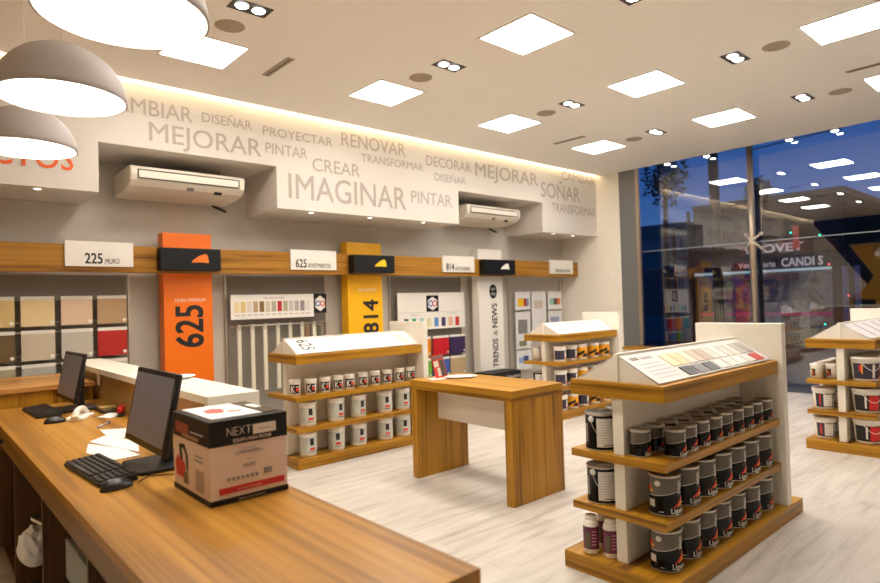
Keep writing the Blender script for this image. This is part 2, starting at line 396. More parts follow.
for y, t in [(5.09, 'nearest the window column'), (4.4, 'second from the window column'), (3.16, 'just right of the mullion'), (2.57, 'farthest right of the mullion')]:
    lb = 'small spotlight hanging at the window edge of the ceiling, '+t
    if MB0 is None:
        MB0 = thing('window_spotlight', lb, 'spotlight', (9.93, y, 3.74), group='spotlights along the window edge')
        MB().tube([(0, 0, .51), (0, 0, .08)], .008, 8).build('rod', chrome, MB0)
        MB().lathe([(0, .08), (.03, .08), (.035, .03), (.055, -.02), (.05, -.02), (.03, .02), (0, .02)], 20).build('housing', mat('spot_housing', srgb(190, 186, 180), .4), MB0)
        MB().lathe([(0, -.035), (.03, -.03), (.045, -.015), (0, -.012)], 16).build('lamp', glow_spot, MB0)
    else: dup(MB0, (9.93, y, 3.74), lb)
d0 = None
for x, t in [(.93, 'under the box with the orange word'), (3.72, 'under the left end of the IMAGINAR box'), (4.59, 'under the middle of the IMAGINAR box'), (5.5, 'under the right end of the IMAGINAR box'),
             (8.47, 'left one under the box by the side wall'), (9.03, 'right one under the box by the side wall')]:
    lb = 'small round recessed downlight '+t
    if d0 is None:
        d0 = thing('downlight', lb, 'downlight', (x, 6.46, 2.58), group='downlights in the soffit')
        MB().lathe([(.028, -.004), (.04, -.004), (.042, -.0006)], 20).build('ring', card, d0)
        MB().lathe([(0, -.003), (.027, -.003), (.028, -.0006)], 16).build('lamp', mat('downlight_lamp', (1, 1, 1, 1), .4, emit=(1, .93, .82, 1), es=6), d0)
    else: dup(d0, (x, 6.46, 2.58), lb)

# pendant lamps
def dome(R=.25, Hh=.235):
    out = [(R*math.cos(t), Hh*math.sin(t)) for t in [PI/2*i/14 for i in range(15)]]
    out[-1] = (0, Hh)
    inn = [((R-.008)*math.cos(t), (Hh-.008)*math.sin(t)) for t in [PI/2*i/14 for i in range(15)]]; inn[-1] = (0, Hh-.008)
    return out, inn
l0 = None
for y, t in [(2.028, 'nearest, cut off by the top edge'), (2.989, 'middle one over the service desk'), (4.015, 'farthest, in front of the orange painted word')]:
    lb = 'grey domed pendant lamp with glowing white inside, '+t
    if l0 is None:
        l0 = thing('pendant_lamp', lb, 'pendant lamp', (.527, y, 2.368), group='pendant lamps over the service desk')
        out, inn = dome()
        MB().lathe([(.242, 0)]+out, 56).build('shade', lampm, l0)
        MB().lathe([(.242, 0)]+[(r*1.0, z) for r, z in inn][1:], 56).build('inner_shade', lampin, l0, 'white inside of the shade')
        MB().lathe([(0, .028), (.236, .028), (.238, .034)], 48).build('diffuser', glow_lamp, l0)
        MB().lathe([(.0, .247), (.01, .246), (.012, .2)], 16).build('cap', card, l0)
        MB().tube([(0, 0, .245), (0, 0, 1.318)], .0022, 6).build('cord', card, l0)
        MB().lathe([(0, 1.3), (.05, 1.3), (.05, 1.3215)], 20).build('ceiling_rose', card, l0)
    else: dup(l0, (.527, y, 2.368), lb)

# ------------------------------------------------------------------ air conditioners
def ac(x0, w, yf, z0, lb):
    t = thing('air_conditioner', lb, 'air conditioner', (x0, yf, z0), group='ceiling air conditioners')
    prof = [(0, .0), (-.02, -.03), (-.025, -.09), (-.01, -.15), (.05, -.2), (.2, -.235), (.55, -.255), (.63, -.25), (.63, 0)]
    MB().prism([(y, z) for y, z in prof], 0, 0, w).build('body', acm, t, bevel=.02)
    g = MB()
    a, b, c, d = .07, w-.07, -.135, -.04
    for q in ((a, b, c, c+.008), (a, b, d-.008, d), (a, a+.008, c, d), (b-.008, b, c, d)): g.box(q[0], q[1], -.03, -.0235, q[2], q[3])
    g.build('louver_frame', acdark, t, 'dark outline of the louver')
    MB().box(a+.012, b-.012, -.032, -.0235, c+.012, d-.012).build('louver', mat('ac_louver', srgb(244, 236, 220), .4), t, bevel=.003)
    MB().prism([(-.0, -.175), (.03, -.205), (.027, -.208), (-.003, -.178)], 0, w*.47, w*.53).build('badge', greyink, t)
    MB().prism([(.02, -.19), (.05, -.215), (.047, -.218), (.017, -.193)], 0, w*.72, w*.79).build('display', ink, t)
    MB().tube([(w*.86, .55, -.24), (w*.9, .56, -.27), (w*.95, .55, -.29), (w*1.0, .53, -.32)], .016, 8).build('drain_hose', blackp, t)
    MB().box(w+.001, w+.04, .05, .14, -.14, -.05).build('cable_gland', blackp, t, bevel=.008)
    MB().tube([(.12, .4, 0), (.12, .4, .13)], .008, 6).build('hanger', chrome, t); MB().tube([(w-.12, .4, 0), (w-.12, .4, .13)], .008, 6).build('hanger', chrome, t)
ac(1.725, 1.2, 6.55, 2.925, 'cream under-ceiling air conditioner left of the box lettered IMAGINAR')
ac(6.45, 1.24, 6.55, 2.945, 'cream under-ceiling air conditioner right of the box lettered IMAGINAR')

# ------------------------------------------------------------------ back wall display
bm_ = MB().box(XL+.01, 9.63, 6.80, 6.9, 1.85, 2.125).build('display_beam', beamX, bevel=.002)
tag(bm_, 'long wooden beam running along the back wall over the paint displays', 'beam')
def lemon(t, org, w, h, m):
    """small mark of stacked leaning colour cards"""
    x, y, z = org
    pts = [(0, 0), (.12, .3), (.45, .75), (.8, 1), (.93, .8), (1, 0), (.55, .06)]
    MB().prism([(x+a*w, z+b*h) for a, b in pts], 1, y-.002, y).build('emblem', m, t, 'small mark of overlapping colour cards')
def boxsign(x0, x1, em, lb):
    t = thing('category_sign', lb, 'sign', (x0, 6.66, 1.87), group='black box signs on the beam')
    w = x1-x0
    MB().box(0, w, 0, .138, 0, .24).build('box', black, t, bevel=.003)
    lemon(t, (w*.49, -.0005, .085), w*.3, .1, em)
boxsign(2.04, 2.68, mat('emblem_orange', srgb(246, 124, 30), .5), 'black box sign with orange mark in front of the orange panel')
boxsign(4.46, 5.13, mat('emblem_yellow', srgb(248, 200, 20), .5), 'black box sign with yellow mark in front of the yellow panel')
boxsign(6.95, 7.67, card, 'black box sign with white mark in front of the white panel')
def banner(x0, x1, m, lb, side=None):
    t = thing('category_banner', lb, 'banner', (x0, 6.905, 0), group='tall coloured banners behind the beam')
    MB().box(0, x1-x0, 0, .16, 0, 2.3).build('panel', m, t, bevel=.002)
    return t
b1 = banner(2.137, 2.669, orange, 'tall orange panel with black number 625')
lettering('625', ink, b1, (.415, -.002, 1.03), Z, -X, .46, .29, thin=.035)
lettering('LINEA PREMIUM', card, b1, (.12, -.002, 1.535), X, Z, .33, .035)
b2 = banner(4.508, 5.082, yellow, 'tall yellow panel with black number 814')
lettering('814', ink, b2, (.49, -.002, 1.045), Z, -X, .46, .24, thin=.035)
lettering('LINEA PREMIUM', card, b2, (.16, -.002, 1.63), X, Z, .3, .035)
b3 = banner(7.029, 7.608, card, 'tall white panel lettered TRENDS and NEWS')
lettering('TRENDS', ink, b3, (.42, -.002, .34), Z, -X, .47, .12, thin=.03)
lettering('&', greyink, b3, (.42, -.002, .865), Z, -X, .09, .1, thin=.0)
lettering('NEWS', ink, b3, (.42, -.002, 1.0), Z, -X, .40, .12, thin=.03)
MB().prism([(.34+.09*math.cos(a), 1.6+.12*math.sin(a)) for a in [2*PI*i/28 for i in range(28)]], 1, -.003, -.0005).build('emblem', ink, b3, 'round black badge')
lettering('NEW', card, b3, (.34, -.004, 1.62), X, Z, .1, .04, center=True); lettering('HUE', card, b3, (.34, -.004, 1.54), X, Z, .1, .04, center=True)
for x0, x1, n, s, nw, sw, lb in [(1.19, 1.803, '225', '.MURO', .155, .14, 'white plate reading 225 MURO on the beam at the far left'),
                      (3.601, 4.255, '625', '.REVESTIMIENTOS', .15, .33, 'white plate reading 625 REVESTIMIENTOS on the beam'),
                      (6.135, 6.815, '814', '.LATEX INTERIOR', .16, .33, 'white plate reading 814 on the beam left of the white panel'),
                      (8.753, 9.44, 'TRENDS', '& NEWS', .24, .2, 'white plate reading TRENDS and NEWS on the beam by the side wall')]:
    t = thing('name_plate', lb, 'sign', (x0, 6.77, 1.905), group='white name plates on the beam')
    w = x1-x0
    MB().box(0, w, 0, .029, 0, .25).build('plate', card, t, bevel=.002)
    cx = w*.28 if n == '225' else w*.1 if n != 'TRENDS' else w*.2
    big = .1 if n != 'TRENDS' else .05
    lettering(n, ink, t, (cx, -.0015, .03), X, Z, nw, big, thin=.03); lettering(s, ink if n == 'TRENDS' else MATS['mid_ink'], t, (cx+nw+.015, -.0015, .03), X, Z, sw, .05, thin=.02)

# wall uprights
UPX = [(1.856, 'right of the colour tiles'), (2.931, 'left of the hanging strips'), (4.316, 'right of the hanging strips'), (5.412, 'left of the board of eight swatches'), (6.882, 'right of the board of eight swatches'), (8.052, 'left of the trend cards'), (9.547, 'right of the trend cards')]
u0 = None
for x, t in UPX:
    lb = 'slim metal wall upright '+t
    if u0 is None: u0 = MB().box(-.014, .014, 0, .03, .05, 1.849).build('wall_upright', chrome, bevel=.003); u0.location = (x, 7.165, 0); tag(u0, lb, 'upright', 'metal wall uprights')
    else: dup(u0, (x, 7.165, 0), lb)
bayg = mat('bay_shade', srgb(140, 132, 120), .7)  # dark grey puts the beam's shade into the bays' colour
for a, b, t in [(-1.0, 1.83, 'behind the colour tiles'), (2.96, 4.29, 'behind the hanging strips'), (5.44, 6.86, 'behind the eight swatch board')]:
    o = MB().box(a, b, 7.185, 7.1985, .05, 1.84).build('bay_shade', bayg); tag(o, 'added panel painted in beam-shade grey '+t, 'panel', 'beam-shade grey panels')
# rails of the tile bay
for i, z in enumerate((1.585, 1.36, 1.265, 1.03, .94, .72)):
    o = MB().tube([(-1.0, 7.13, z), (1.84, 7.13, z)], .009, 8).build('display_rail', chrome); tag(o, 'thin metal rail behind the colour tiles, %s from the top' % ['first', 'second', 'third', 'fourth', 'fifth', 'sixth'][i], 'rail', 'rails of the tile display')
# colour tiles
def tile(x, z, w, h, m, lb, group, dot=True, y=7.06, parts=None):
    t = thing('color_tile', lb, 'color sample', (x, y, z), group=group)
    MB().box(0, w, 0, .02, 0, h-.035).build('color_face', m, t); MB().box(0, w, -.001, .021, h-.034, h).build('header_strip', card, t, 'white header strip')
    if dot: MB().prism([(w-.025+.018*math.cos(a), .035+.018*math.sin(a)) for a in [2*PI*i/16 for i in range(16)]], 1, -.002, -.0003).build('hole_ring', card, t)
    return t
TC = [[('ochre', (214, 186, 122)), ('pale yellow', (232, 206, 152)), ('beige', (224, 196, 164)), ('tan', (188, 154, 112))],
      [('dark olive', (112, 88, 54)), ('light stone', (206, 192, 166)), ('pale grey beige', (198, 190, 174)), ('red', (186, 30, 16))],
      [('green grey', (170, 164, 134)), ('cool grey', (178, 174, 166)), ('pale grey', (190, 184, 172)), ('silver grey', (196, 192, 186))]]
rows = ['top', 'middle', 'bottom']
xs = [.54, .865, 1.2, 1.525]
for r in range(3):
    for c in range(4):
        n, col = TC[r][c]
        tile([.5, .865-.0, 1.2, 1.525][c] if c else .535, [1.325, .99, .66][r], .28 if c != 1 else .28, .295, mat('tile_%d%d' % (r, c), srgb(*col), .45), '%s colour tile in the %s row of the tile rack' % (n, rows[r]), 'colour tiles on the left rack')
for r in range(3):
    tile(.2, [1.325, .99, .66][r], .28, .295, mat('tile_x%d' % r, srgb(*[(200, 170, 100), (150, 130, 90), (160, 150, 130)][r]), .45), '%s colour tile in the %s row, at the left end of the tile rack' % (['mustard', 'khaki', 'mushroom'][r], rows[r]), 'colour tiles on the left rack')
# infinity badge
def badge(t, cx, cz, w, h, y):
    MB().box(cx-w/2, cx+w/2, y-.002, y-.0003, cz-h/2, cz+h/2).build('badge', black, t, 'dark square badge')
    MB().prism([(cx+.44*w*math.sin(a), cz+.42*h*math.cos(a)) for a in [PI/3*i for i in range(6)]], 1, y-.004, y-.0022).build('badge_hexagon', card, t, 'white hexagon')
    for k, (s, m) in enumerate([(-1, mat('ring_a', srgb(60, 90, 190), .5)), (1, mat('ring_b', srgb(220, 70, 60), .5))]):
        q = MB(); R1, R2 = .13*w, .2*w
        pts = [(cx+s*.17*w+R2*math.cos(a), cz+R2*math.sin(a)) for a in [2*PI*i/20 for i in range(20)]]
        inn = [(cx+s*.17*w+R1*math.cos(a), cz+R1*math.sin(a)) for a in [2*PI*i/20 for i in range(20)]]
        for i in range(20):
            j = (i+1) % 20
            q.prism([pts[i], pts[j], inn[j], inn[i]], 1, y-.006, y-.0042)
        q.build('badge_ring', m, t)
# board with a row of swatches (625 bay)
t = thing('swatch_board', 'white board with a row of beige swatches and one red swatch', 'swatch board', (2.943, 7.05, 1.307))
MB().box(0, 1.123, 0, .015, 0, .3).build('board', card, t); MB().box(1.125, 1.313, 0, .015, .045, .3).build('badge_plate', black, t)
badge(t, 1.219, .172, .19, .25, 0)
for i, c in enumerate([(236, 214, 164), (226, 196, 130), (222, 210, 196), (190, 162, 120), (132, 98, 52), (206, 194, 172), (178, 168, 144), (190, 36, 36), (176, 168, 130), (200, 194, 186), (176, 168, 160), (146, 136, 136), (226, 220, 210)]):
    MB().box(.045+i*.08, .105+i*.08, -.003, -.0003, .085, .215).build('swatch', mat('sw_a%d' % i, srgb(*c), .5), t)
lettering('COLORES DE LINEA', greyink, t, (.42, -.001, .245), X, Z, .28, .022)
for i in range(13): MB().box(.05+i*.08, .1+i*.08, -.001, -.0002, .045, .055).build('caption', paleink, t) if i % 1 == 0 else None
# hanging strips on a rail
o = MB().tube([(2.945, 7.1, 1.226), (4.302, 7.1, 1.226)], .01, 8).build('strip_rail', chrome); tag(o, 'metal rail from which the pale sample strips hang', 'rail')
nth = ['first', 'second', 'third', 'fourth', 'fifth', 'sixth', 'seventh', 'eighth', 'ninth', 'tenth']
s0 = None
for i, x in enumerate((3.03, 3.2, 3.365, 3.54, 3.71, 3.88, 4.06)):
    lb = 'long cream sample strip hanging from the rail, %s from the left' % nth[i]
    if s0 is None:
        s0 = thing('sample_strip', lb, 'sample strip', (x, 7.09, 0), group='hanging sample strips')
        MB().box(0, .05, -.01, .0, .42, 1.21).build('strip', mat('strip_cream', srgb(226, 218, 192), .5), s0); MB().box(.001, .049, -.016, -.0101, 1.18, 1.245).build('hook', chrome, s0)
        MB().box(-.004, -.0001, -.03, .0, .42, 1.21).build('edge', mat('strip_white', srgb(238, 236, 226), .5), s0, 'white edge')
    else: dup(s0, (x, 7.09, 0), lb)
for x, c, n in ((3.945, (150, 112, 70), 'brown'), (4.125, (92, 84, 66), 'dark green')):
    o = MB().box(x, x+.05, 7.07, 7.08, .42, 1.19).build('sample_strip', mat('strip_'+n.replace(' ', '_'), srgb(*c), .5)); tag(o, n+' sample strip hanging among the cream ones', 'sample strip')
# 814 bay
t = thing('swatch_board', 'large white board with a hexagon badge and eight bright swatches', 'swatch board', (5.48, 7.07, 1.035))
MB().box(0, 1.378, 0, .015, 0, .565).build('board', card, t)
badge(t, .685, .395, .25, .25, 0)
for i, c in enumerate([(34, 80, 62), (70, 178, 130), (176, 208, 206), (232, 222, 176), (92, 144, 196), (70, 56, 100), (238, 186, 146), (206, 52, 36)]):
    MB().box(.115+i*.15, .195+i*.15, -.004, -.0003, .035, .175).build('swatch', mat('sw_b%d' % i, srgb(*c), .5), t)
lettering('LINEA', paleink, t, (.25, -.001, .22), X, Z, .13, .02); lettering('COLORES', paleink, t, (1.0, -.001, .22), X, Z, .2, .02)
MB().box(.02, 1.36, -.0012, -.0002, .262, .266).build('rule', paleink, t)
for x, z, c, n in [(5.79, .62, (240, 140, 20), 'orange'), (6.17, .62, (200, 26, 34), 'red'), (6.53, .62, (62, 40, 84), 'dark purple'), (5.79, .28, (110, 170, 50), 'green'), (6.17, .28, (72, 100, 180), 'blue'), (6.53, .28, (198, 170, 126), 'sand'), (5.45, .62, (90, 160, 170), 'teal')]:
    tile(x, z, .33, .3, mat('tile_'+n.replace(' ', '_'), srgb(*c), .45), '%s colour tile under the eight-swatch board' % n, 'bright colour tiles', y=7.08)
# trends cards
def tcard(x, z, w, h, items, lb):
    t = thing('trend_card', lb, 'card', (x, 7.08, z), group='trend cards')
    MB().box(0, w, 0, .01, 0, h).build('card', paper, t)
    for i, (a, b, c, d, col) in enumerate(items): MB().box(a, b, -.003, -.0003, c, d).build('swatch', mat('tr_%d_%d_%d' % col, srgb(*col), .5), t)
    return t
tcard(8.12, 1.27, .41, .32, [(.07, .23, .06, .2, (246, 196, 14)), (.235, .31, .06, .2, (170, 44, 40)), (.315, .37, .06, .2, (96, 140, 180))], 'white trend card with yellow, red and blue swatches')
tcard(8.57, .8, .42, .79, [(.07, .31, .48, .63, (206, 192, 176)), (.05, .34, .02, .12, (150, 196, 192))], 'tall white trend card with a beige and a teal swatch')
tcard(9.05, 1.25, .42, .34, [(.05, .17, .09, .21, (150, 196, 188)), (.175, .28, .09, .21, (98, 76, 62)), (.285, .37, .09, .21, (238, 128, 60))], 'white trend card with teal, brown and orange swatches')
tcard(8.12, .57, .4, .66, [(.06, .31, .27, .52, (130, 128, 124)), (.08, .28, .05, .14, (128, 130, 96))], 'white trend card with a large grey swatch')
tcard(9.05, .86, .42, .36, [(.06, .32, .12, .25, (150, 160, 190))], 'white trend card with a pale blue swatch')
tcard(8.12, .2, .4, .34, [(.05, .17, .12, .22, (150, 176, 214)), (.18, .32, .1, .24, (70, 84, 140))], 'white trend card with two blue swatches')
# low black bin by the white panel
t = thing('floor_bin', 'low black display box lettered Liquatex on the floor by the white panel', 'display box', (6.57, 6.25, 0))
MB().box(0, .68, 0, .35, 0, .35).build('box', black, t, bevel=.004); lettering('Liquatex', labw, t, (.36, -.001, .25), X, Z, .3, .05)

# ------------------------------------------------------------------ gondolas
def gondola(x0, x1, yf, D, lb, zs=(.36, .64), panel_dx=.0, base_l=-.1, base_r=.2, sheet='plain', base_y=.04):
    """shelf unit; local origin at the front-left corner of the shelves on the floor"""
    t = thing('shelf_gondola', lb, 'display shelf', (x0, yf, 0))
    Lx = x1-x0; ym = D/2
    MB().box(base_l, Lx+base_r, -base_y, D+base_y, 0, .09).build('base', woodX, t, bevel=.002)
    MB().box(.025, Lx-.001, ym-.03, ym+.03, .091, .929).build('spine_panel', white, t, bevel=.001)
    for z in zs:
        for a, b in ((0, ym-.031), (ym+.031, D)):
            pass
        MB().box(-.01, Lx-.001, 0, D, z-.04, z).build('shelf', woodX, t, bevel=.002)
    MB().box(0, Lx-.001, 0, D, .93, 1.012).build('top_board', woodX, t, bevel=.002)
    MB().box(Lx, Lx+.065, -.03, D-.01, .091, 1.25).build('end_panel', white, t, bevel=.003)
    rp = MB().prism([(.041, 1.0125), (ym-.012, 1.1402), (ym+.012, 1.1402), (D-.041, 1.0125)], 0, .029, Lx-.004)
    rp.build('ridge_body', white, t)
    MB().box(.02, Lx-.002, ym-.012, ym+.012, 1.013, 1.158).build('ridge_fin', white, t, bevel=.001)
    # printed sheets lying on both slopes
    A = Vector((0, .04, 1.0165)); B = Vector((0, ym-.014, 1.1405)); n = Vector((0, -(B-A).z, (B-A).y)).normalized()
    def slope(u0, u1, t0, t1, lift, th, name, m, par, label=None, flip=False):
        q = MB()
        c = []
        for w in (lift, lift+th):
            for u, s in ((u0, t0), (u1, t0), (u1, t1), (u0, t1)):
                P = A+(B-A)*s+n*w; y = P.y if not flip else D-P.y
                c.append(q.bm.verts.new((u, y, P.z)))
        for f in ((0, 1, 2, 3), (4, 5, 6, 7), (0, 1, 5, 4), (1, 2, 6, 5), (2, 3, 7, 6), (3, 0, 4, 7)): q.bm.faces.new([c[i] for i in f])
        return q.build(name, m, par, label)
    sh = slope(.03, Lx-.006, 0, 1, .0015, .004, 'printed_sheet', sheetm, t)
    slope(.03, Lx-.006, 0, 1, .0015, .004, 'printed_sheet', paper, t, flip=True)
    xd = Vector((1, 0, 0)); yd = (B-A).normalized()
    return t, sh, slope, A, B, n
# C: the near one
tC, sh, sl, A, B, n = gondola(2.715, 4.185, 1.45, .54, 'nearest shelf gondola, full of black paint cans under a swatch sheet', base_l=-.045, base_r=.235)
cols = [(240, 218, 172), (236, 206, 156), (222, 210, 190), (198, 180, 158), (186, 166, 142), (206, 200, 184), (214, 214, 204), (196, 192, 178), (204, 200, 188), (176, 172, 164), (168, 166, 160)]
for i, c in enumerate(cols):
    u = .35+i*.098; sl(u, u+.09, .4, .83, .006, .004, 'swatch', mat('sw_c%d' % i, srgb(*c), .3), sh)
for i, c in enumerate([(60, 58, 56), (108, 106, 104), (62, 60, 54), (228, 222, 210), (224, 216, 204), (230, 226, 214), (214, 210, 204), (196, 54, 50)]):
    u = .37+i*.13; sl(u, u+.108, .05, .33, .006, .005, 'swatch', mat('sw_d%d' % i, srgb(*c), .3), sh)
for i in range(5): sl(.09, .31, .14+.12*i, .155+.12*i, .0058, .0004, 'printed_line', paleink, sh)
sl(.075, .15, .78, .88, .0058, .0004, 'printed_heading', greyink, sh); sl(.17, .28, .78, .86, .0058, .0004, 'printed_heading', paleink, sh)
# G1
tG1, sh, sl, A, B, n = gondola(2.595, 4.04, 4.83, .55, 'shelf gondola with white pots, standing left of the display table', base_l=-.0, base_r=.15, base_y=.0)
me = lettering('534', ink, sh, tuple(A+Vector((.1, 0, 0))+n*.0062+(B-A)*.1), (B-A), -X, .14, .0, thin=0) if False else None
yd = (B-A).normalized()
lettering('625', ink, sh, tuple(A+(B-A)*.9+n*.0064+Vector((.12, 0, 0))), -yd, X, .17, .13, label='black number printed on the sheet')
for k, (u0, u1) in enumerate([(.33, .6), (.68, .95), (1.0, 1.2)]):
    sl(u0, u1, .78, .81, .0058, .0004, 'printed_heading', paleink, sh)
    for i in range(4): sl(u0, u1, .2+.13*i, .21+.13*i, .0058, .0004, 'printed_line', paleink, sh)
sl(1.24, 1.33, .15, .8, .0062, .003, 'swatch', mat('sw_e', srgb(206, 200, 184), .4), sh)
# G2
tG2, sh, sl, A, B, n = gondola(5.86, 7.1, 4.42, .56, 'far shelf gondola with white and yellow paint cans, near the side wall', zs=(.39, .68), base_l=-.0, base_r=.12, base_y=.0)
for k, (u0, u1) in enumerate([(.08, .3), (.42, .75), (.85, 1.15)]):
    sl(u0, u1, .8, .84, .0058, .0004, 'printed_heading', greyink, sh)
    for i in range(4): sl(u0, u1, .2+.13*i, .21+.13*i, .0058, .0004, 'printed_line', paleink, sh)
# G3
tG3, sh, sl, A, B, n = gondola(6.27, 7.7, 1.39, .54, 'shelf gondola with white pails, cut off by the right edge', base_l=-.03, base_r=.15, base_y=.015)
for k in range(4):
    sl(.3+.3*k, .36+.3*k, .1, .9, .0058, .0004, 'printed_column', paleink, sh)

# ------------------------------------------------------------------ cans
def can_body(t, R, Hh, m, tin=True):
    prof = [(0, .001), (R-.004, 0), (R+.001, .002), (R+.001, .006), (R-.001, .009), (R-.001, Hh-.012), (R+.001, Hh-.008), (R+.001, Hh-.003), (R-.001, Hh), (R-.006, Hh), (R-.008, Hh-.005), (0, Hh-.005)]
    MB().lathe(prof, 32).build('body', m, t)
    MB().lathe([(R-.0, Hh-.0125), (R+.0022, Hh-.009), (R+.0022, Hh-.002), (R-.001, Hh+.001), (R-.007, Hh+.001), (R-.009, Hh-.004), (R-.01, Hh-.006)], 32).build('rim', canrim if tin else m, t, 'silver rim' if tin else None)
    MB().lathe([(R-.010, Hh-.0046), (R-.014, Hh-.002), (R*.6, Hh-.002), (R*.58, Hh-.0035), (0, Hh-.0035)], 32).build('lid', canlid, t)
    MB().lathe([(R+.0005, .0), (R+.002, .001), (R+.002, .005), (R-.0, .007)], 32).build('bottom_rim', canrim, t)
def gallon(label, loc, rz, group, R=.077, Hh=.197, handle=True, name='paint_can'):
    t = thing(name, label, 'paint can', loc, rz, group)
    can_body(t, R, Hh, canblk)
    e = R+.0006
    lo = lambda q: Hh*(.47+.1*q+.24*q*q)
    MB().patch(e, -125, 75, lo, Hh*.93, 22).build('grey_band', cangrey, t, 'grey band with a curved lower edge')
    MB().patch(e+.0004, -125, 75, lambda q: lo(q)-.002, lambda q: lo(q)+.0015, 22).build('band_line', canrim, t)
    MB().patch(e+.0003, -28, 22, lambda q: Hh*(.2+.1*q), lambda q: Hh*(.22+.27*q), 10).build('flame', redm, t, 'red flame')
    MB().patch(e+.0008, -12, 22, lambda q: Hh*(.205+.09*q), lambda q: Hh*(.215+.16*q), 8).build('flame', yelm, t, 'yellow flame')
    lettering('Ligante', labw, t, (0, 0, Hh*.075), X, Z, R*1.3, Hh*.125, bend=(e+.0012, -38), thin=.035)
    for k in range(6): MB().patch(e+.0006, -8+(k % 2)*3, 12-(k % 3)*2, Hh*(.55+.055*k), Hh*(.58+.055*k), 4).build('printed_line', labw, t)
    if R > .07:
        MB().patch(e+.0006, -124, -96, Hh*.2, Hh*.38, 6).build('info_label', labw, t, 'small white info label')
        MB().patch(e+.0006, -126, -110, Hh*.62, Hh*.73, 5).build('flame', redm, t)
        MB().patch(e+.0006, -120, -104, Hh*.56, Hh*.63, 5).build('flame', yelm, t)
        MB().patch(e+.0006, -80, -64, Hh*.09, Hh*.11, 5).build('printed_line', labw, t)
    if handle:
        a = math.radians(-84)
        P = Vector((R*math.sin(a), -R*math.cos(a), Hh*.8)); w = Vector((math.sin(a), -math.cos(a), 0))
        q = MB().lathe([(0, .008), (.011, .008), (.014, .003), (.015, -.001)], 16)
        q.xf(Matrix.Translation(P)@w.to_track_quat('Z', 'Y').to_matrix().to_4x4()); q.build('ear', labw, t, 'white handle ear')
    return t
def bailed(label, loc, rz, group):
    R, Hh = .084, .195
    t = thing('paint_can', label, 'paint can', loc, rz, group)
    can_body(t, R, Hh, canblk)
    MB().patch(R+.0006, -74, 6, Hh*.1, Hh*.87, 14).build('paper_label', labw, t, 'white printed label')
    for k in range(9): MB().patch(R+.001, -68, -4-(k*7) % 17, Hh*(.2+.07*k), Hh*(.21+.07*k), 10).build('printed_line', paleink, t)
    MB().patch(R+.001, -52, -2, Hh*.13, Hh*.155, 10).build('printed_line', ink, t)
    pts = []
    for i in range(17):
        u = i/16; a = math.radians(-95+75*u)
        rr = R+.006+.012*math.sin(PI*u)
        pts.append((rr*math.sin(a), -rr*math.cos(a), Hh*(.84-.42*math.sin(PI*u)*1.0+.03*u)))
    MB().tube(pts, .0018, 6).build('handle', canrim, t, 'wire handle')
    a = math.radians(-95); w = Vector((math.sin(a), -math.cos(a), 0)); P = w*R+Vector((0, 0, Hh*.84))
    q = MB().lathe([(0, .009), (.013, .008), (.016, .003), (.017, -.001)], 16); q.xf(Matrix.Translation(P)@w.to_track_quat('Z', 'Y').to_matrix().to_4x4()); q.build('ear', labw, t, 'white handle ear')
    MB().patch(R+.0006, -130, -112, Hh*.2, Hh*.7, 5).build('side_text', greyink, t)
    return t
GN = 'nearest gondola'
def row(proto, n_, fx, y, z, fl, group, jit=4):
    for i in range(n_):
        yield i, (fx(i), y+random.uniform(-.004, .004), z+.0008), math.radians(random.uniform(-jit, jit))
XB = [2.865, 3.075, 3.27, 3.465, 3.66, 3.86, 4.065]
first = None
for z, nm, px in ((.36, 'middle shelf', 0), (.09, 'bottom shelf', -.01)):
    for i in range(7):
        lb = 'black and grey gallon can, %s of the nearest gondola, %s from left' % (nm, nth[i])
        loc = (XB[i]+px, 1.545+random.uniform(-.004, .004), z+.0012); rz = math.radians(random.uniform(-5, 5))
        if first is None: first = gallon(lb, loc, rz, 'black gallon cans on the '+nm)
        else: dup(first, loc, lb, 'black gallon cans on the '+nm, rz)
q0 = None
for rr, (y, n_, xa, dx) in enumerate([(1.515, 9, 2.915, .147), (1.632, 9, 2.80, .147)]):
    for i in range(n_):
        lb = 'small black can, %s row of the upper shelf, nearest gondola, %s from left' % (['front', 'back'][rr], nth[i])
        loc = (xa+i*dx, y+random.uniform(-.004, .004), .6412); rz = math.radians(random.uniform(-5, 5))
        if i == 0 and rr == 0: loc = (2.915, 1.505, .6412)
        if q0 is None: q0 = gallon(lb, loc, rz, 'small black cans on the upper shelf', R=.052, Hh=.135, handle=False)
        else: dup(q0, loc, lb, 'small black cans on the upper shelf', rz)
bc = None
for z, nm in ((.64, 'upper'), (.36, 'middle')):
    for i in range(3):
        lb = 'black can with wire handle and white label on the far side of the %s, %s shelf, %s from the left' % (GN, nm, nth[i])
        lb = 'black wire-handled can, back side of nearest gondola, %s shelf, %s from left' % (nm, nth[i])
        loc = (2.81+.2*i, 1.865, z+.0012)
        if bc is None: bc = bailed(lb, loc, 0, 'wire-handled cans behind the nearest gondola')
        else: dup(bc, loc, lb)
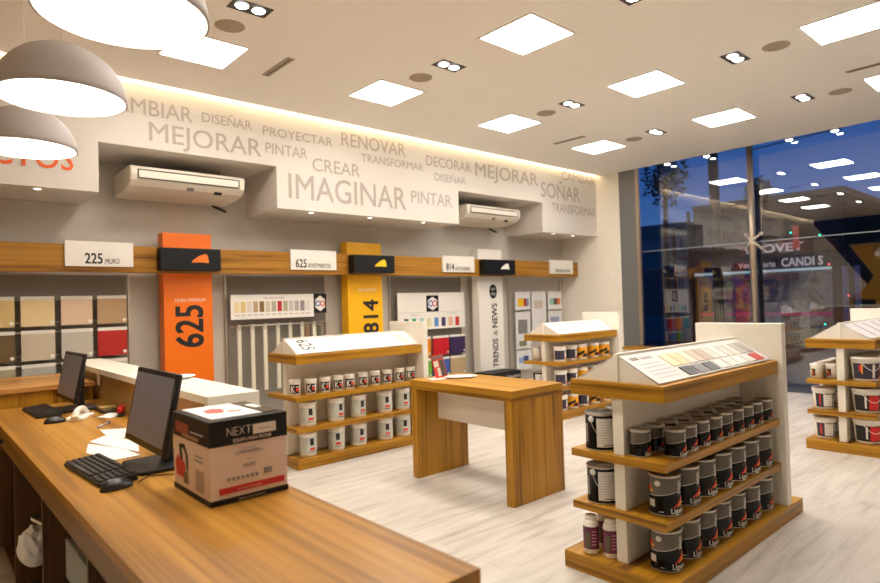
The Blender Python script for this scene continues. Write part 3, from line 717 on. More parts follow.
# purple bottles
p0b = None
for x, y, t in ((2.74, 1.905, 'nearer the back edge of the base'), (2.765, 1.79+.01, 'next to the white spine panel'), (2.86, 1.9, 'behind the other two')):
    lb = 'white bottle with purple label, base of nearest gondola, '+t
    if p0b is None:
        p0b = thing('bottle', lb, 'bottle', (x, y, .0912), group='purple labelled bottles')
        MB().lathe([(0, 0), (.036, 0), (.041, .006), (.041, .15), (.036, .168), (.03, .178), (0, .178)], 28).build('body', potw, p0b)
        MB().lathe([(0, .178), (.031, .178), (.031, .195), (.027, .199), (0, .199)], 24).build('cap', card, p0b)
        MB().patch(.0416, -179, 180, .028, .145, 40).build('label', purple, p0b, 'purple label')
        MB().patch(.042, -100, -62, .035, .12, 6).build('label_picture', mat('bottle_green', srgb(96, 84, 60), .5), p0b)
        for k in range(5): MB().patch(.0422, -50, 0-6*(k % 2), .05+.017*k, .056+.017*k, 6).build('printed_line', mat('pink_print', srgb(200, 130, 150), .5), p0b)
    else: dup(p0b, (x, y, .0912), lb)
# G1 pots
g0 = None
G1N = 'gondola left of the display table'
for i in range(10):
    x = [2.665, 2.8, 2.95, 3.09, 3.22, 3.375, 3.52, 3.67, 3.83, 3.975][i]
    y = 5.0 if i == 0 else 4.95
    lb = 'small white pot, upper shelf of the %s, %s from left' % (G1N, (nth+['eleventh'])[i])
    if g0 is None:
        g0 = thing('paint_pot', lb, 'paint pot', (x, y, .6412), group='small white pots')
        MB().lathe([(0, 0), (.047, 0), (.05, .004), (.053, .12), (.053, .122)], 28).build('body', potw, g0)
        MB().lathe([(.054, .118), (.056, .119), (.056, .137), (.053, .14), (0, .14)], 28).build('lid', card, g0)
        rr = .0525
        MB().patch(rr, -80, 18, .018, .1, 12).build('label', ink, g0, 'black label')
        lettering('K', labw, g0, (0, 0, .028), X, Z, .034, .06, bend=(rr+.001, -62), thin=.04)
        MB().patch(rr+.0008, -16, 16, .04, .066, 5).build('flame', redm, g0, 'orange-red mark'); MB().patch(rr+.0008, -16, 14, .074, .082, 5).build('printed_line', labw, g0)
    else: dup(g0, (x, y, .6412), lb, rz=math.radians(random.uniform(-6, 6)))
g1 = None
for z, nm in ((.36, 'middle shelf'), (.09, 'bottom shelf')):
    for i, x in enumerate((2.76, 3.06, 3.31, 3.63, 3.86)):
        lb = 'white pail-shaped pot with pale grey print on the %s of the %s, %s from the left' % (nm, G1N, nth[i])
        lb = 'large white pot, %s of the %s, %s from left' % (nm, G1N, nth[i])
        if g1 is None:
            g1 = thing('paint_pot', lb, 'paint pot', (x, 4.945, z+.0012), group='large white pots')
            MB().lathe([(0, 0), (.074, 0), (.077, .004), (.079, .2)], 32).build('body', potw, g1)
            MB().lathe([(.08, .19), (.083, .191), (.083, .214), (.08, .218), (0, .218)], 32).build('lid', card, g1)
            MB().patch(.0796, -100, 30, .03, .17, 20).build('label', pots, g1, 'pale grey printed label')
            MB().patch(.0802, -22, 4, .1, .16, 5).build('printed_mark', ink, g1, 'small black lettering block')
            MB().patch(.0802, -24, 12, .055, .078, 5).build('flame', redm, g1, 'orange-red mark'); MB().patch(.0802, -30, 14, .036, .046, 6).build('printed_line', greyink, g1)
        else: dup(g1, (x, 4.945, z+.0012), lb, rz=math.radians(random.uniform(-14, 14)))
# G2 cans
def g2can(kind, lb, loc):
    t = thing('paint_can', lb, 'paint can', loc, group='%s cans on the far gondola' % kind)
    MB().lathe([(0, 0), (.072, 0), (.075, .003), (.075, .175)], 28).build('body', potw, t)
    MB().lathe([(.076, .17), (.078, .171), (.078, .186), (.075, .19), (0, .19)], 28).build('lid', card, t)
    if kind == 'dark labelled':
        MB().patch(.0757, -110, 30, .03, .14, 16).build('label', navy, t, 'dark grey label'); MB().patch(.0763, -8, 12, .04, .13, 4).build('label_edge', labw, t); MB().patch(.0768, -2, 16, .03, .06, 4).build('flame', redm, t)
    else:
        MB().patch(.0757, -110, 30, .025, .15, 16).build('label', yelm, t, 'yellow label'); MB().patch(.0763, -105, -20, lambda q: .03+.05*q, lambda q: .06+.06*q, 12).build('stripe', ink, t, 'black slanting stripe')
        MB().patch(.0768, -45, 20, lambda q: .03, lambda q: .055+.02*math.sin(3*q), 8).build('stripe', ink, t); MB().patch(.0768, 4, 26, .035, .07, 4).build('flame', redm, t)
    return t
protos = {}
for z, nm, ks in ((.68, 'upper shelf', 'DDYYY'), (.39, 'middle shelf', 'DDYYY'), (.09, 'base', 'DYDYY')):
    for i, k in enumerate(ks):
        x = [5.98, 6.2, 6.42, 6.68, 6.92][i]; kind = 'dark labelled' if k == 'D' else 'yellow labelled'
        lb = 'white can with %s label, %s of the far gondola, %s from left' % ('dark' if k == 'D' else 'yellow and black', nm, nth[i])
        if k not in protos: protos[k] = g2can(kind, lb, (x, 4.52, z+.0012))
        else: dup(protos[k], (x, 4.52, z+.0012), lb, group=kind+' cans on the far gondola')
t = thing('paint_pot', 'plain white pot on the upper shelf behind the spine of the far gondola', 'paint pot', (5.97, 4.87, .6812)); MB().lathe([(0, 0), (.055, 0), (.058, .15)], 24).build('body', potw, t); MB().lathe([(.06, .145), (.062, .165), (0, .167)], 24).build('lid', card, t)
t = thing('paint_can', 'silver and black can on the middle shelf behind the spine of the far gondola', 'paint can', (5.98, 4.86, .3912)); can_body(t, .07, .15, canblk); MB().patch(.0708, -90, 10, .02, .12, 12).build('label', labw, t)
# G3 pails
G3N = 'gondola cut off by the right edge'
def pail(lb, loc, R, Hh, kind, group, rz=0):
    t = thing('paint_pail', lb, 'paint pail', loc, rz, group)
    r0 = R*.88
    MB().lathe([(0, 0), (r0-.004, 0), (r0, .004), (R, Hh*.84), (R+.001, Hh*.86)], 36).build('body', potw, t)
    MB().lathe([(R, Hh*.8), (R*1.05, Hh*.8), (R*1.05, Hh*.86), (R*1.08, Hh*.865), (R*1.08, Hh*.97), (R*1.04, Hh), (R*.95, Hh), (R*.93, Hh*.985), (0, Hh*.985)], 36).build('lid', card, t)
    q = MB()
    def cone(a0, a1, l, h, m, name, lab=None, e=.0012):
        q = MB(); n_ = 14; A_ = []
        for i in range(n_+1):
            a = math.radians(a0+(a1-a0)*i/n_)
            P = []
            for z in (l, h):
                rr = r0+(R-r0)*z/(Hh*.84)+e; P.append(q.bm.verts.new((rr*math.sin(a), -rr*math.cos(a), z)))
            A_.append(P)
        for (a, b), (c, d) in zip(A_, A_[1:]): f = q.bm.faces.new((a, c, d, b)); f.smooth = True
        q.build(name, m, t, lab)
    cone(-150, 20, Hh*.1, Hh*.74, navy if kind != 'red' else ink, 'label', 'dark label')
    if kind == 'navy': cone(-105, -55, Hh*.14, Hh*.7, labw, 'label_panel', 'white panel', .0018); cone(-48, -40, Hh*.14, Hh*.7, labw, 'label_panel', 'white panel', .0018); cone(-128, -120, Hh*.2, Hh*.7, redm, 'label_stripe', None, .0018)
    if kind == 'dark': cone(-62, -50, Hh*.14, Hh*.7, labw, 'label_panel', 'white panel', .0018); cone(-118, -108, Hh*.4, Hh*.66, redm, 'flame', None, .0018); cone(-108, -103, Hh*.3, Hh*.7, yelm, 'flame', None, .0018); cone(-20, -6, Hh*.1, Hh*.7, redm, 'label_stripe', None, .0018)
    if kind == 'red': cone(-82, -35, Hh*.14, Hh*.72, mat('pail_red', srgb(214, 34, 34), .4), 'label_panel', 'red panel', .0018); cone(-100, -92, Hh*.2, Hh*.7, labw, 'label_stripe', None, .0018); cone(-28, -10, Hh*.3, Hh*.7, MATS['pail_red'], 'label_panel', 'red panel', .0018)
    pts = []
    for i in range(15):
        u = i/14; a = math.radians(-105+80*u); rr = R*1.06+.012*math.sin(PI*u)+.004
        pts.append((rr*math.sin(a), -rr*math.cos(a), Hh*(.76-.3*math.sin(PI*u))))
    MB().tube(pts, .0025, 6).build('handle', card, t, 'white handle')
    return t
pk = None
for z, nm in ((.36, 'middle shelf'), (.09, 'base')):
    for i, (x, y) in enumerate([(6.4, 1.83), (6.64, 1.83), (6.88, 1.83)]):
        lb = 'white pail with navy label on the %s, window side of the %s, %s from its left end' % (nm, G3N, nth[i])
        lb = 'navy labelled pail, %s, window side of the %s, %s in line' % (nm, 'right-hand gondola', nth[i])
        if pk is None: pk = pail(lb, (x, y, z+.0012), .09, .195, 'navy', 'navy labelled pails', .5)
        else: dup(pk, (x, y, z+.0012), lb)
for z, nm, kind in ((.64, 'upper shelf', 'dark'), (.36, 'middle shelf', 'red'), (.09, 'base', 'red')):
    base = None
    for i in range(3):
        lb = 'large white pail, %s label, %s, front side of %s, %s in line' % (kind if kind == 'red' else 'dark', nm, 'right-hand gondola', nth[i])
        loc = (6.42+.26*i, 1.5, z+.0012)
        if base is None: base = pail(lb, loc, .108, .215, kind, 'large pails on the '+nm, .25)
        else: dup(base, loc, lb)
sc = None
for j, (y, xa) in enumerate(((1.87, 6.36), (1.76, 6.42))):
    for i in range(6 if j == 0 else 1):
        lb = 'small white pot, upper shelf of the right-hand gondola, %s, %s' % (['back row', 'beside the spine panel'][j], nth[i]+' in line')
        if sc is None:
            sc = thing('paint_pot', lb, 'paint pot', (xa, y, .6412), group='small pots on the right-hand gondola')
            MB().lathe([(0, 0), (.047, 0), (.05, .115)], 24).build('body', potw, sc); MB().lathe([(.052, .112), (.054, .132), (.05, .135), (0, .135)], 24).build('lid', card, sc)
            MB().patch(.0506, -130, -85, .025, .09, 8).build('label', ink, sc, 'black label'); MB().patch(.0512, -112, -100, .03, .06, 4).build('flame', redm, sc); MB().patch(.0512, -124, -114, .05, .08, 4).build('flame', yelm, sc)
        else: dup(sc, (xa+i*.125, y, .6412), lb)

# ------------------------------------------------------------------ display table
t = thing('display_table', 'wooden display table with two slab legs and a white cross panel', 'table', (3.165, 2.82, 0))
MB().box(0, .585, 0, 1.12, .735, .81).build('top', woodY, t, bevel=.002)
MB().box(.003, .58, .003, .075, 0, .7345).build('leg', woodZ, t, bevel=.001); MB().box(.003, .58, 1.045, 1.117, 0, .7345).build('leg', woodZ, t, bevel=.001)
MB().box(.235, .265, .0755, 1.0445, .465, .7345).build('modesty_panel', white, t)
# leaflet on table etc
q = MB()
pts = [(3.235+.0, 3.74), (3.36, 3.70), (3.39, 3.80), (3.27, 3.85)]
o = MB().prism(pts, 2, .8112, .814).build('card_base', paper, bevel=.0005); tag(o, 'white folded card lying under the blister pack on the display table', 'card')
t = thing('blister_pack', 'red and white blister pack standing tilted on the display table', 'package', (3.36, 3.76, .8145), math.radians(-52))
M_ = Matrix.Rotation(math.radians(-9), 4, 'X')@Matrix.Rotation(math.radians(-14), 4, 'Y')
MB().box(-.05, .05, -.003, .003, .008, .2).xf(M_).build('backing_card', mat('pack_red', srgb(216, 66, 54), .35), t)
MB().box(.012, .046, -.018, -.0035, .02, .15).xf(M_).build('tool', mat('pack_dark', srgb(92, 84, 78), .35), t, bevel=.004)
MB().box(-.044, .044, -.0045, -.0035, .165, .19).xf(M_).build('header_print', mat('pack_grey', srgb(120, 112, 110), .4), t); MB().box(-.04, -.0, -.0045, -.0035, .1, .15).xf(M_).build('printed_panel', labw, t); MB().box(-.02, .005, -.0045, -.0035, .02, .09).xf(M_).build('printed_panel', labw, t)
t = thing('leaflet_dish', 'shallow white oval dish of leaflets on the display table', 'dish', (3.5, 3.68, .8112), math.radians(-35))
MB().lathe([(0, 0), (.09, 0), (.12, .012), (.118, .013), (.088, .004), (0, .004)], 36).xf(Matrix.Diagonal((1.2, .7, 1, 1))).build('dish', paper, t)
MB().box(-.06, .05, -.035, .035, .006, .012).build('leaflet', card, t)

# ------------------------------------------------------------------ service desk
t = thing('service_desk', 'long wooden service desk with open cubbies on the staff side', 'desk', (.405, 1.0, 0))
MB().box(0, .592, 0, 3.868, .795, .83).build('worktop', deskY, t, bevel=.0015)
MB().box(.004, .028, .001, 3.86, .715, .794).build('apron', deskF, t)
MB().box(.03, .588, .002, .03, 0, .794).build('end_panel', darkwood, t)
MB().box(.568, .588, .031, 3.86, 0, .794).build('back_panel', darkwood, t)
MB().box(.03, .567, .031, 3.86, .06, .085).build('bottom_shelf', darkwood, t)
for y in (.3, 1.12, 1.92, 2.73, 3.4):
    MB().box(.012, .567, y-.01, y+.01, .086, .7145).build('divider', darkwood, t)
for y0, y1 in ((.311, 1.109), (1.131, 1.909), (1.931, 2.719), (2.741, 3.389)):
    MB().box(.11, .567, y0, y1, .40, .418).build('shelf', darkwood, t)
kn = MB().tube([(.003, 3.09, .755), (-.014, 3.09, .755)], .012, 14).tube([(-.014, 3.09, .755), (-.026, 3.09, .755)], .018, 14).build('knob', blackp, t, 'black round knob')
# contents of cubbies
for x0, y, z0, w, h, m, lb in [(.47, 2.3, .4195, .3, .2, mat('file_grey', srgb(150, 158, 152), .5), 'pale grey-green folder standing upright on the shelf of a desk cubby'),]:
    t2 = thing('folder', lb, 'folder', (x0, y, .0)); MB().box(0, .012, 0, .46, z0, z0+.15).build('cover', m, t2, bevel=.002); MB().box(.013, .03, .004, .456, z0+.002, z0+.144).build('pages', paper, t2)
t2 = thing('file_box', 'white document box leaning in the far desk cubby', 'box', (.47, 4.0, .4195), .12)
MB().box(0, .26, 0, .09, 0, .24).build('box', card, t2, bevel=.003); MB().box(-.001, -.0002, .02, .07, .1, .17).build('label', ink, t2); 
t2 = thing('paper_bag', 'crumpled white paper bag hanging over the cubby shelf edge', 'bag', (.445, 3.3, .30))
random.seed(3); b = MB(); bmesh.ops.create_icosphere(b.bm, subdivisions=3, radius=.1)
for v in b.bm.verts: v.co = Vector((v.co.x*.7, v.co.y*.8, v.co.z*.9+.095))*(1+random.uniform(-.09, .09)); v.co.z = max(v.co.z, .001)
b.build('bag', paper, t2)
t2 = thing('magazine', 'dark magazine lying on the cubby shelf', 'magazine', (.5, 3.5, .4195), .2)
MB().box(0, .2, 0, .14, 0, .015).build('pages', card, t2); MB().box(-.001, .201, -.001, .141, .0152, .018).build('cover', mat('mag_cover', srgb(60, 58, 50), .4), t2)
t2 = thing('carton', 'small brown carton behind the folder in the desk cubby', 'carton', (.75, 2.35, .4195)); MB().box(0, .18, 0, .16, 0, .24).build('box', mat('kraft', srgb(150, 110, 66), .7), t2, bevel=.003); MB().box(.07, .11, -.001, -.0002, 0, .24).build('tape', card, t2)
t2 = thing('tape_roll', 'metal roll on the bottom shelf of the far cubby', 'roll', (.52, 3.9, .0862)); MB().lathe([(.02, 0), (.05, 0), (.05, .05), (.02, .05), (.02, 0)], 24).build('roll', chrome, t2); MB().lathe([(.0165, 0), (.0195, 0), (.0195, .05), (.0165, .05), (.0165, 0)], 20).build('core', card, t2)
# return counter
t = thing('return_counter', 'higher wooden return counter closing the far end of the service desk', 'counter', (-1.1, 4.872, 0))
MB().box(0, 2.128, 0, .9, .925, .957).build('counter_top', wood('return_top', 0, D1, srgb(190, 136, 80), D3, fine=20, rough=.35), t, bevel=.002)
MB().box(.005, 2.12, .03, .88, 0, .924).build('body', woodZ, t)
# raised white counter
t = thing('raised_counter', 'raised white counter slab along the customer side of the desk', 'counter', (1.03, 2.75, 0))
MB().box(0, .25, 0, 3.1, 1.012, 1.05).build('slab', white, t, bevel=.002)
MB().box(.0, .25, 0, .04, 0, 1.0115).build('end_panel', white, t, bevel=.002)
MB().box(.03, .05, .041, 3.09, 0, 1.0115).build('partition', wood('partition_veneer', 2, srgb(150, 116, 66), srgb(178, 140, 84), srgb(190, 152, 96), fine=16), t)
MB().box(-.032, .029, .0, 2.115, 0, .795).build('infill', darkwood, t); MB().box(-.032, .029, .0, 2.115, .7955, .83).build('desk_extension', deskY, t)
# clips under slab
for y, m, z, w, lb in ((5.06, card, .93, .035, 'white pointed clip hanging under the raised white counter'), (3.95, mat('amber', srgb(196, 140, 50), .4), .965, .03, 'amber clip under the raised counter beside the nearer monitor')):
    if y > 4.87: y = 4.83
    t2 = thing('counter_clip', lb, 'clip', (1.05, y, z)); MB().prism([(-w, .079), (w, .079), (w*.4, 0), (-w*.2, 0)], 0, -.012, .0).build('plate', m, t2); MB().tube([(-.014, 0, .06), (-.011, 0, .06)], .008, 10).build('pin', chrome, t2)
t2 = thing('saucer', 'shallow white saucer on the raised white counter', 'dish', (1.2, 3.62, 1.0512)); MB().lathe([(0, 0), (.05, 0), (.085, .014), (.083, .016), (.05, .004), (0, .004)], 32).build('plate', paper, t2); MB().lathe([(0, .0045), (.02, .0045), (.02, .01), (0, .01)], 16).build('lid', card, t2)

# monitors
def monitor(lb, y, z, x, yaw):
    t = thing('monitor', lb, 'monitor', (x+.02, y, .831), yaw, 'desk monitors')
    zz = z-.831; til = Matrix.Translation((-.02, 0, zz))@Matrix.Rotation(.2, 4, 'Y')
    # local: screen faces -x, width along y
    w, h = .25, .153
    MB().box(0, .018, -w, w, -h, h).xf(til).build('housing', blackp, t, bevel=.006)
    MB().box(.018, .045, -.15, .15, -.09, .09).xf(til).build('back_bulge', blackp, t, bevel=.006)
    MB().box(-.003, -.0002, -w+.003, w-.003, -h+.003, h-.003).xf(til).build('bezel', bezel, t)
    MB().box(-.0045, -.0032, -w+.02, w-.02, -h+.028, h-.02).xf(til).build('screen', screenm, t)
    MB().box(.045, .075, -.035, .035, -zz+.012, .0).xf(Matrix.Translation((-.02, 0, zz))).build('neck', blackp, t, bevel=.004)
    MB().rbox(-.1, .12, -.13, .13, 0, .014, .03).build('base', blackp, t, bevel=.003)
    return t
monitor('nearer flat monitor on the desk, beside the carton', 2.57, 1.06, .735, 0)
monitor('farther flat monitor at the far end of the desk', 4.46, 1.045, .80, .02)
def keyboard(lb, cx, cy, rz):
    t = thing('keyboard', lb, 'keyboard', (cx, cy, .831), rz, 'black keyboards')
    MB().prism([(-.066, 0), (.066, 0), (.066, .026), (-.066, .014)], 1, -.225, .225).build('case', blackp, t, bevel=.004)
    for r in range(6):
        xk = .053-r*.0212
        for k in range(19):
            yk = .205-k*.0228
            if r == 5 and 4 <= k <= 9:
                if k > 4: continue
                MB().box(xk-.0078, xk+.0078, yk-.123, yk+.009, 0, .006).xf(Matrix.Translation((0, 0, .02+xk*.077))).build('spacebar', keym, t); continue
            if k == 14: continue
            MB().box(xk-.0078, xk+.0078, yk-.0088, yk+.0088, 0, .006).xf(Matrix.Translation((0, 0, .0205+xk*.077))).build('key', keym, t, bevel=0)
    return t
keyboard('nearer black keyboard on the desk in front of the monitor', .563, 2.627, .06)
keyboard('farther black keyboard in front of the far monitor', .645, 4.47, .03)
def mouse(lb, x, y, rz):
    t = thing('computer_mouse', lb, 'mouse', (x, y, .831), rz, 'black mice')
    b = MB(); bmesh.ops.create_uvsphere(b.bm, u_segments=24, v_segments=16, radius=1)
    for v in b.bm.verts:
        v.co = Vector((v.co.x*.058, v.co.y*.034, max(v.co.z, 0)*.036*(1-.25*v.co.x)))
    for f in b.bm.faces: f.smooth = True
    b.build('shell', mat('mouse_plastic', srgb(34, 33, 34), .3), t)
    MB().box(.02, .036, -.004, .004, .026, .034).build('scroll_wheel', keym, t, bevel=.001)
    return t
mouse('nearer black mouse at the end of the near keyboard', .558, 2.35, .25)
mouse('farther black mouse at the end of the far keyboard', .645, 4.02, .2)
o = MB().tube([(.632, 2.36, .836), (.68, 2.42, .833), (.72, 2.40, .833), (.78, 2.36, .833), (.86, 2.4, .833), (.93, 2.46, .833)], .0022, 6).build('mouse_cable', blackp); tag(o, 'thin black cable running from the near mouse past the carton', 'cable')
o = MB().tube([(.9, 2.52, .834), (.93, 2.44, .834), (.88, 2.36, .834), (.8, 2.33, .834), (.84, 2.42, .834), (.95, 2.5, .834)], .003, 6).build('power_cable', blackp); tag(o, 'looped black cable behind the near monitor', 'cable')
# papers
def sheet(lb, pts, z, group='papers on the desk'):
    o = MB().prism(pts, 2, z, z+.0012).build('paper_sheet', paper); tag(o, lb, 'paper', group)
sheet('white paper sheet on the desk beside the near keyboard', [(.648, 3.229), (.60, 3.03), (.66, 2.79), (.76, 2.80), (.74, 3.0)], .8312)
sheet('white paper sheet overlapping another, farther from the near keyboard', [(.66, 3.27), (.75, 3.37), (.83, 3.1), (.77, 2.86), (.72, 3.05)], .8326)
sheet('small printed paper behind the near monitor', [(.77, 3.56), (.75, 3.24), (.85, 3.25), (.88, 3.5)], .8312)
sheet('white paper strip near the red stapler', [(.85, 4.0), (.9, 3.9), (.99, 4.0), (.95, 4.12)], .8312)
# receiver
t = thing('phone_handset', 'white phone handset lying arched on its cradle on the desk', 'phone', (.775, 4.05, .831), -.5)
MB().rbox(-.05, .05, -.09, .09, 0, .018, .015).build('cradle', card, t, bevel=.003)
pts = [(0, .085*math.cos(a), .022+.036*math.sin(a)) for a in [PI*i/12 for i in range(13)]]
MB().tube(pts, .016, 10).tube([(0, .085, .034), (0, .085, .0185)], .02, 12).tube([(0, -.085, .034), (0, -.085, .0185)], .02, 12).build('handset', potw, t)
t = thing('stapler', 'red and black stapler against the back of the desk', 'stapler', (.975, 3.97, .831), 1.2)
MB().box(-.07, .07, -.016, .016, 0, .012).build('base', blackp, t, bevel=.002); MB().box(-.06, .07, -.017, .017, .02, .055).build('arm', red, t, bevel=.008); MB().box(.05, .07, -.01, .01, .0125, .0195).build('hinge', chrome, t)
t = thing('pen', 'blue pen lying on the desk near the papers', 'pen', (.815, 3.68, .836)); MB().tube([(-.04, -.05, 0), (.03, .045, 0)], .0045, 8).build('barrel', mat('pen_white', srgb(190, 190, 210), .3), t); MB().tube([(.03, .045, 0), (.045, .065, 0)], .0055, 8).build('cap', mat('pen_blue', srgb(40, 40, 130), .3), t)
t = thing('desk_tray', 'dark tray with oddments in the far corner of the desk', 'tray', (.955, 4.2, .831)); MB().box(-.05, .07, -.09, .09, 0, .02).build('tray', mat('tray_dark', srgb(64, 50, 34), .5), t, bevel=.004); MB().box(-.05, .04, -.06, .05, .0205, .03).build('notepad', mat('pad_yellow', srgb(150, 124, 60), .6), t)
t = thing('note_pad', 'yellow notepad on the desk behind the carton', 'notepad', (.915, 2.62, .831)); MB().box(-.055, .06, -.08, .1, 0, .02).build('pages', mat('pad_pages', srgb(216, 180, 100), .6), t); MB().box(-.055, .06, .07, .1, .0202, .024).build('binding', ink, t)

# carton
BX, BY, BW, BD, BH = .71, 1.888, .262, .33, .262
t = thing('appliance_carton', 'printed carton with black top band and red stripe standing on the desk', 'carton', (BX, BY, .831))
MB().box(0, BW, 0, BD, 0, BH).build('carton', boxpink, t, bevel=.002)
e = .0012
MB().box(-e, BW+e, -e, BD+e, BH*.7, BH+e).build('black_band', boxblk, t, 'black printed upper band')
MB().box(-e, BW+e, -e, BD+e, .0, .018).build('black_band', boxblk, t, 'black printed bottom edge')
f = -e-.0008
MB().box(.028, BW-.012, f, -.0002, .032, .052).build('red_stripe', boxred, t)
lettering('N', boxpink, t, (.055, f-.0006, .212), X, Z, .019, .026, thin=-.02); lettering('E', boxpink, t, (.079, f-.0006, .212), X, Z, .014, .026, thin=-.02)
lettering('X', boxpink, t, (.096, f-.0006, .212), X, Z, .018, .026, thin=-.02); lettering('T', boxpink, t, (.118, f-.0006, .212), X, Z, .018, .026, thin=-.02)
MB().box(.142, .222, f-.0004, f, .206, .238).build('sticker', mat('sticker', srgb(216, 200, 182), .5), t)
lettering('xxxxxxx', greyink, t, (.16, f-.0012, .219), X, Z, .045, .006) if False else None
MB().box(.16, .205, f-.0008, f-.0004, .22, .2225).build('printed_line', greyink, t)
lettering('EQUIPO PARA PINTAR', boxpink, t, (.075, f-.0006, .19), X, Z, .13, .011, thin=.01)
lettering('xx', greyink, t, (.1, f, .16), X, Z, .02, .004) if False else None
for u0, u1, z in ((.105, .15, .165), (.095, .16, .158), (.08, .175, .152), (.12, .135, .128), (.105, .15, .113), (.11, .145, .107)):
    MB().box(u0, u1, f, -.0002, z, z+.0022).build('printed_line', greyink, t)
for k in range(7): MB().box(.055+k*.0155, .064+k*.0155, f, -.0002, .07, .08).build('pictogram', greyink, t)
MB().box(.178, .205, f, -.0002, .071, .09).build('barcode', greyink, t)
lettering('EL MEJOR ACABADO', boxpink, t, (.09, f-.0006, .038), X, Z, .08, .005); lettering('www.next.com.ar', boxpink, t, (.09, -.003, .006), X, Z, .09, .006)
# left face prints
g = -e-.0008
def pic(y0, y1, z0, z1, m, name='picture', lab=None): MB().box(g, -.0002, y0, y1, z0, z1).build(name, m, t, lab)
MB().prism([(.21, .05), (.3, .05), (.31, .09), (.29, .12), (.27, .11), (.22, .1)], 0, g, -.0002).build('picture', mat('pic_red', srgb(196, 44, 34), .5), t, 'red paint sprayer picture')
MB().prism([(.24, .11), (.26, .11), (.27, .16), (.22, .165), (.19, .13), (.19, .08), (.2, .08), (.205, .13), (.225, .15), (.25, .15)], 0, g-.0008, g).build('picture', boxblk, t, 'black hose picture')
MB().prism([(.19, .035), (.23, .035), (.225, .075), (.195, .075)], 0, g-.001, g).build('picture', mat('pic_brown', srgb(120, 90, 60), .5), t)
pic(.05, .12, .03, .1, mat('pic_grey', srgb(170, 146, 126), .6), 'text_block'); pic(.06, .13, .125, .13, greyink, 'printed_line'); pic(.06, .12, .14, .145, greyink, 'printed_line')
g -= .0008
MB().box(g, -e-.0001, .18, .3, .2, .235).build('brand_print', mat('print_red', srgb(150, 60, 50), .5), t); MB().box(g, -e-.0001, .05, .16, .212, .216).build('printed_line', paleink, t)
MB().box(g, -e-.0001, .09, .24, .19, .2).build('printed_line', mat('pic_brown2', srgb(150, 110, 80), .5), t)
# top: brochure, tape
t2 = thing('brochure', 'white brochure with red picture lying on top of the carton', 'brochure', (BX+.02, BY+.03, .831+BH+.0018))
MB().box(0, .17, 0, .27, 0, .004).build('pages', paper, t2)
MB().prism([(.03, .12), (.07, .09), (.09, .12), (.1, .17), (.08, .2), (.04, .18)], 2, .0042, .0048).build('picture', mat('pic_red2', srgb(208, 80, 70), .5), t2); MB().prism([(.09, .1), (.13, .07), (.14, .1), (.11, .13)], 2, .0042, .0048).build('picture', mat('pic_pink', srgb(200, 130, 120), .5), t2)
t2 = thing('plastic_sleeve', 'clear shrink wrap strip with a sticker lying on top of the carton', 'wrapping', (BX+.2, BY+.02, .831+BH+.0018)); MB().box(0, .05, .02, .29, 0, .003).build('strip', mat('sleeve_grey', srgb(92, 84, 78), .2), t2); MB().box(.012, .04, .12, .2, .0032, .005).build('sticker', paper, t2)

# wooden ledge by the window
t = thing('low_bench', 'low wooden ledge at the foot of the side wall by the window', 'bench', (9.12, 4.85, 0)); MB().box(0, .35, 0, .75, .56, .6).build('top', woodY, t); MB().box(.03, .32, .03, .72, 0, .559).build('body', white, t)

# ------------------------------------------------------------------ street outside
asph = mat('asphalt', srgb(46, 48, 56), .7, noise=.2, nscale=5)
struct('road', MB().box(12.2, 40, -30, 40, -.25, -.2), asph, 'dark street outside the shop window')
struct('pavement', MB().box(10.26, 12.2, -30, 40, -.22, -.12), mat('pavement', srgb(70, 72, 78), .7, noise=.15, nscale=6), 'pavement outside the shop window')
tealm = mat('teal_render', srgb(36, 96, 112), .8, noise=.1, nscale=2)
o = thing('corner_building', 'low teal building across the street, left of the lit vet shop', 'building', (20, 9.65, -.2))
MB().box(0, 6, 0, 6.5, 0, 3.9).build('wall', tealm, o); MB().box(-.12, 6, -.1, 6.6, 3.9, 4.15).build('roof_edge', mat('roof_edge', srgb(60, 90, 104), .8), o)
MB().box(-.03, -.001, .5, 1.9, 1.0, 2.6).build('shutter', mat('shutter', srgb(40, 52, 72), .6), o); MB().box(-.08, -.001, .2, 2.4, 3.2, 3.6).build('sign_board', mat('signb', srgb(90, 110, 124), .6), o)
o = thing('vet_shop', 'single-storey vet shop across the street with lit picture windows', 'building', (20.2, 5.1, -.45))
MB().box(0, 6, 0, 4.39, 0, 4.75).build('wall', mat('shop_wall', srgb(62, 54, 54), .8, noise=.1, nscale=2), o); MB().box(-.06, 6, -.05, 4.39, 4.7501, 4.9).build('parapet', mat('parapet', srgb(84, 78, 76), .8), o)
MB().box(-.14, -.001, .3, 4.39, 2.62, 3.1).build('fascia', mat('fascia_blue', srgb(44, 32, 60), .6), o); MB().box(-.12, -.001, .1, 2.9, 3.12, 3.42).build('fascia', mat('fascia_red', srgb(130, 56, 46), .6), o)
litw = mat('lettering_lit', srgb(190, 170, 170), .5, emit=(.8, .7, .7, 1), es=.35)
lettering('PROVET', litw, o, (-.17, 2.62, 3.14), -Y, Z, 1.6, .24, thin=.05); lettering('Veterinaria', litw, o, (-.16, 2.9, 2.7), -Y, Z, 1.1, .16, thin=.02); lettering('CANDI S', litw, o, (-.16, 1.62, 2.68), -Y, Z, 1.1, .24, thin=.05)
MB().box(-.25, -.145, .3, 4.3, 2.52, 2.6).build('awning_light', mat('awning', srgb(170, 190, 190), .5, emit=(.7, .9, .9, 1), es=.35), o)
MB().box(-.3, -.2, 1.1, 1.24, 3.2, 3.85).build('hanging_sign', mat('redsign', srgb(150, 34, 34), .5, emit=(.8, .1, .08, 1), es=.25), o, 'red hanging sign')
pc = [(96, 120, 60), (110, 40, 80), (52, 60, 100), (60, 34, 44), (100, 96, 110), (96, 84, 74), (70, 66, 90)]
